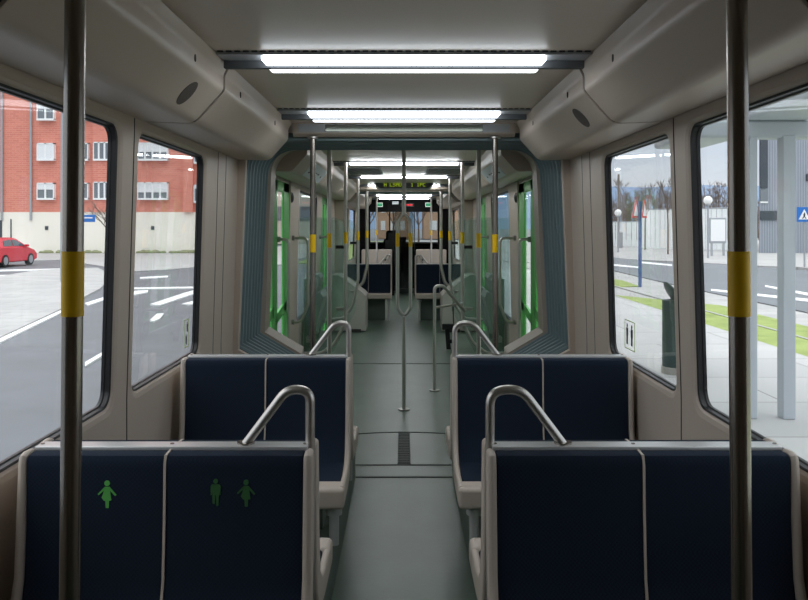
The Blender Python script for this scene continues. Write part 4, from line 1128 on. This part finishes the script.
# blue post with two triangular signs
d = 24.5
t = thing('road_sign', (ux(640, d), d, ZR), 'blue post with two triangular warning signs seen edge on', 'sign')
m = MB(); m.cyl((ux(640, d), d, ZR), (ux(640, d), d, 2.46), 0.055, 12); m.build('post', 'pole_blue', t)
def tri_sign(u, ang, s):
    c = Vector((ux(u, d), d - 0.07, 2.12))
    R = Matrix.Rotation(ang, 4, 'Z')
    for (k, y0, y1, mt, nm) in ((1.0, 0.0, 0.02, 'sign_red', 'red_border'), (0.68, -0.004, 0.001, 'sign_white', 'white_field'), (1.0, 0.02, 0.03, 'pole_grey', 'sign_back')):
        q = MB(); r = 0.39 * k
        pts = [(r * math.sin(a), r * math.cos(a)) for a in (0, 2 * math.pi / 3, 4 * math.pi / 3)]
        q.prism(pts, 'y', y0, y1); q.xf(Matrix.Translation(c) @ R); q.build(nm, mt, t)
tri_sign(635.5, math.radians(53), 1); tri_sign(644.0, math.radians(60), 1)
# pedestrian crossing sign
d = 37.0
t = thing('crossing_sign', (ux(804.5, d), d, ZR), 'square blue pedestrian crossing sign on a grey post', 'sign')
m = MB(); m.cyl((ux(804.5, d), d, ZR), (ux(804.5, d), d, 2.7), 0.045, 12); m.build('post', 'pole_grey', t)
c = Vector((ux(803.5, d), d - 0.06, EYE - (214.5 - VC) * d / FPX))
m = MB(); m.box(c.x - 0.36, c.x + 0.36, d - 0.07, d - 0.045, c.z - 0.36, c.z + 0.36, 0.01); m.build('blue_panel', 'sign_blue', t)
m = MB(); m.prism([(c.x - 0.27, c.z - 0.24), (c.x + 0.27, c.z - 0.24), (c.x, c.z + 0.26)], 'y', d - 0.08, d - 0.07); m.build('white_triangle', 'sign_white', t)
m = MB(); m.ball((c.x + 0.01, d - 0.082, c.z + 0.06), 0.035, 1, 0.3, 1, 10); m.prism([(c.x - 0.05, c.z + 0.02), (c.x + 0.05, c.z + 0.02), (c.x + 0.03, c.z - 0.1), (c.x + 0.1, c.z - 0.2), (c.x + 0.05, c.z - 0.2), (c.x, c.z - 0.12), (c.x - 0.06, c.z - 0.2), (c.x - 0.11, c.z - 0.2), (c.x - 0.04, c.z - 0.08)], 'y', d - 0.086, d - 0.08); m.build('walking_figure', 'icon_black', t)

# hoardings and right-hand building
def hoarding(u0, u1, d0, d1, vt, vb, label, n):
    a = (ux(u0, d0), d0); b = (ux(u1, d1), d1)
    t = thing('hoarding', (a[0], a[1], ZR), label, 'hoarding')
    m = MB(); dv = Vector((b[0] - a[0], b[1] - a[1], 0)); L = dv.length; dv.normalize(); nv = Vector((-dv.y, dv.x, 0))
    zt = EYE - (vt - VC) * d0 / FPX
    for k in range(n):
        p0 = Vector((a[0], a[1], 0)) + dv * (L * k / n + 0.03); p1 = Vector((a[0], a[1], 0)) + dv * (L * (k + 1) / n - 0.03)
        vs = [p + nv * o + Vector((0, 0, z)) for z in (ZR, zt) for p, o in ((p0, 0), (p1, 0), (p1, 0.08), (p0, 0.08))]
        m.add(vs, [[0, 1, 2, 3], [4, 5, 6, 7], [0, 1, 5, 4], [1, 2, 6, 5], [2, 3, 7, 6], [3, 0, 4, 7]])
    m.build('panels', 'hoarding', t)
    q = MB()
    for z in (zt + 0.02,):
        q.tube([Vector((a[0], a[1], z)), Vector((b[0], b[1], z))], 0.05, 6)
    q.build('top_rail', 'pole_grey', t)
hoarding(600, 642, 80, 78, 222, 247, 'low pale hoarding at the window edge behind the globe lamp', 8)
hoarding(641, 756, 72, 64, 210, 248, 'tall pale hoarding behind the bare trees', 22)
t = tag(MB().box(ux(619, 73), ux(623, 73), 73, 73.5, ZR, 1.2, 0.05).build('utility_box', 'pole_grey'), 'grey utility box by the low hoarding', 'utility box')
d = 52
t = thing('advertising_panel', (ux(718, d), d, ZR), 'white poster panel on two feet near the globe lamp', 'panel')
m = MB(); m.box(ux(709.5, d), ux(726.5, d), d, d + 0.15, 0.55, 2.3, 0.05); m.build('frame', 'pole_grey', t)
m = MB(); m.box(ux(710.8, d), ux(725.2, d), d - 0.02, d + 0.01, 0.7, 2.18, 0.02); m.build('poster', 'sign_white', t)
for u in (712, 724):
    m = MB(); m.box(ux(u, d) - 0.06, ux(u, d) + 0.06, d, d + 0.12, ZR, 0.56); m.build('foot', 'pole_grey', t)
t = thing('grey_building', (34, 60, ZR), 'grey corrugated clad building behind the shelter', 'building')
x0 = ux(759, 58)
m = MB(); m.prism([(x0, 58), (75, 58), (75, 84), (x0 * 86 / 58 + 1, 84)], 'z', ZR, 12.5); m.build('cladding', 'clad_grey', t)
def cw(u0, u1, v0, v1, nm, mt):
    m = MB(); m.box(ux(u0, 58), ux(u1, 58), 57.86, 58.1, EYE - (v1 - VC) * 58 / FPX, EYE - (v0 - VC) * 58 / FPX); return m.build(nm, mt, t)
cw(760, 767, 90, 188, 'stair_window', 'clad_dark'); cw(760, 767, 190, 201, 'stair_window', 'window_dark'); cw(760, 790, 211, 220, 'dark_band', 'clad_dark')
cw(760, 767, 201.5, 203, 'white_sill', 'window_white'); cw(806, 830, 174, 181, 'window', 'clad_dark'); cw(860, 890, 174, 181, 'window', 'clad_dark')
# hills
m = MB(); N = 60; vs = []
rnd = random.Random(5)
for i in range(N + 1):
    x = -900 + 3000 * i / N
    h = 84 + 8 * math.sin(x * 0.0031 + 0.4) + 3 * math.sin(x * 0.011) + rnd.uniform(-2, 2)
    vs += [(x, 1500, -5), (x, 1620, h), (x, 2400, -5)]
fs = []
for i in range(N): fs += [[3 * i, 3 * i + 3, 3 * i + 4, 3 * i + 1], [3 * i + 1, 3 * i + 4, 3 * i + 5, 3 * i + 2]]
m.add(vs, fs); struct(m.build('hills', 'hill_forest_hazed'), 'distant wooded hills tinted blue for haze', 'hills')

# ------------------------------------------------------------------ tram stop: bin and shelter
t = thing('litter_bin', (3.10, 8.65, -0.05), 'dark green cylindrical litter bin with tilted lid on the platform', 'litter bin')
m = MB(); m.tube([(3.10, 8.65, 0.02), (3.10, 8.65, 0.78)], 0.155, 28); m.build('drum', 'bin_green', t)
m = MB(); m.cyl((3.10, 8.65, -0.05), (3.10, 8.65, 0.03), 0.165, 28); m.build('base', 'concrete', t)
m = MB(); m.ball((0, 0, 0), 0.165, 1, 1, 0.2, 24); m.xf(Matrix.Translation((3.06, 8.65, 0.85)) @ Matrix.Rotation(math.radians(58), 4, 'Y')); m.build('lid', 'bin_green', t)
t = thing('tram_shelter', (3.3, 6.6, -0.05), 'tram stop shelter with pale posts and glass canopy', 'shelter')
for x, y in ((3.02, 6.62), (3.32, 6.6), (3.2, 2.6), (3.2, 10.6)):
    if y in (2.6, 10.6): continue
    m = MB(); m.box(x - 0.055 if x > 3.1 else x - 0.035, x + 0.055 if x > 3.1 else x + 0.035, y - 0.06, y + 0.06, -0.05, 2.40, 0.012); m.build('post', 'shelter_metal', t)
m = MB(); m.box(2.0, 4.7, 6.55, 6.75, 2.38, 2.53, 0.03, 3)
m.build('cross_arm', 'shelter_metal', t)
m = MB(); m.box(2.95, 3.5, -2, 9.0, 2.53, 2.70, 0.04, 3); m.build('ridge_beam', 'shelter_metal', t)
m = MB()
for (xa, za, xb, zb) in ((1.95, 2.86, 3.2, 2.76), (3.2, 2.76, 4.7, 2.88)):
    for k in range(4):
        y0, y1 = -2 + k * 2.75, -2 + (k + 1) * 2.75 - 0.02
        m.add([(xa, y0, za), (xb, y0, zb), (xb, y1, zb), (xa, y1, za), (xa, y0, za + 0.015), (xb, y0, zb + 0.015), (xb, y1, zb + 0.015), (xa, y1, za + 0.015)],
              [[0, 1, 2, 3], [4, 5, 6, 7], [0, 1, 5, 4], [1, 2, 6, 5], [2, 3, 7, 6], [3, 0, 4, 7]])
m.build('canopy_glass', 'shelter_glass', t)
m = MB()
for y in (0.75, 3.5, 6.25, 8.98):
    m.tube([(1.95, y, 2.84), (3.2, y, 2.72), (4.7, y, 2.86)], 0.035, 10)
m.tube([(1.95, -2, 2.85), (1.95, 9, 2.85)], 0.03, 10); m.tube([(4.7, -2, 2.87), (4.7, 9, 2.87)], 0.03, 10)
m.build('canopy_frame', 'shelter_metal', t)
# ------------------------------------------------------------------ ahead of the tram
for i, (x, w, y, h, mt, lb) in enumerate(((-16, 9, 130, 12, 'pale_wall', 'pale distant block ahead on the left'), (-2, 6, 140, 10, 'tan_wall', 'tan distant block straight ahead of the cab'), (8, 9, 135, 11, 'tan_wall', 'tan distant block ahead on the right'))):
    t = thing('distant_building', (x, y, ZL), lb, 'building', 'distant buildings ahead of the tram')
    m = MB(); m.box(x - w / 2, x + w / 2, y, y + 12, ZL, h); m.build('wall', mt, t)
    for k in range(3):
        for j in range(3):
            q = MB(); q.box(x - w * 0.38 + j * w * 0.3, x - w * 0.38 + j * w * 0.3 + w * 0.14, y - 0.1, y + 0.1, 1.2 + k * 3.2, 2.9 + k * 3.2); q.build('window', 'window_white', t)
for k in range(6):
    bare_tree(-6.5 + k * 2.7, 75 + (k % 2) * 8, ZL, 6.5, ['bare tree ahead of the tram behind the driver seat', 'second bare tree ahead of the tram from the left', 'bare tree ahead of the tram left of the monitor', 'bare tree ahead of the tram right of the monitor', 'second bare tree ahead of the tram from the right', 'bare tree ahead of the tram at the right cab edge'][k], 60 + k, 'bare trees ahead of the tram', 0.12, 0.6, 4, 'bark', 0.35)
ground('lawn_ahead', [(-6.0, 42), (-2.2, 42), (-2.2, 110), (-6.5, 110)], ZL + 0.02, 0.06, 'grass', 'green lawn ahead of the tram on the left', 'lawn')
ground('pavement_corner', [(-13.2, 47), (-6.6, 32), (-6.6, 110), (-13.2, 110)], ZL + 0.01, 0.06, 'paving', 'pale paved corner ahead on the left beyond the brick building', 'pavement')
ground('pavement_ahead', [(-2.1, 24), (8, 24), (9, 120), (-2.1, 120)], ZL + 0.01, 0.06, 'paving', 'pale paving ahead of the tram', 'pavement')
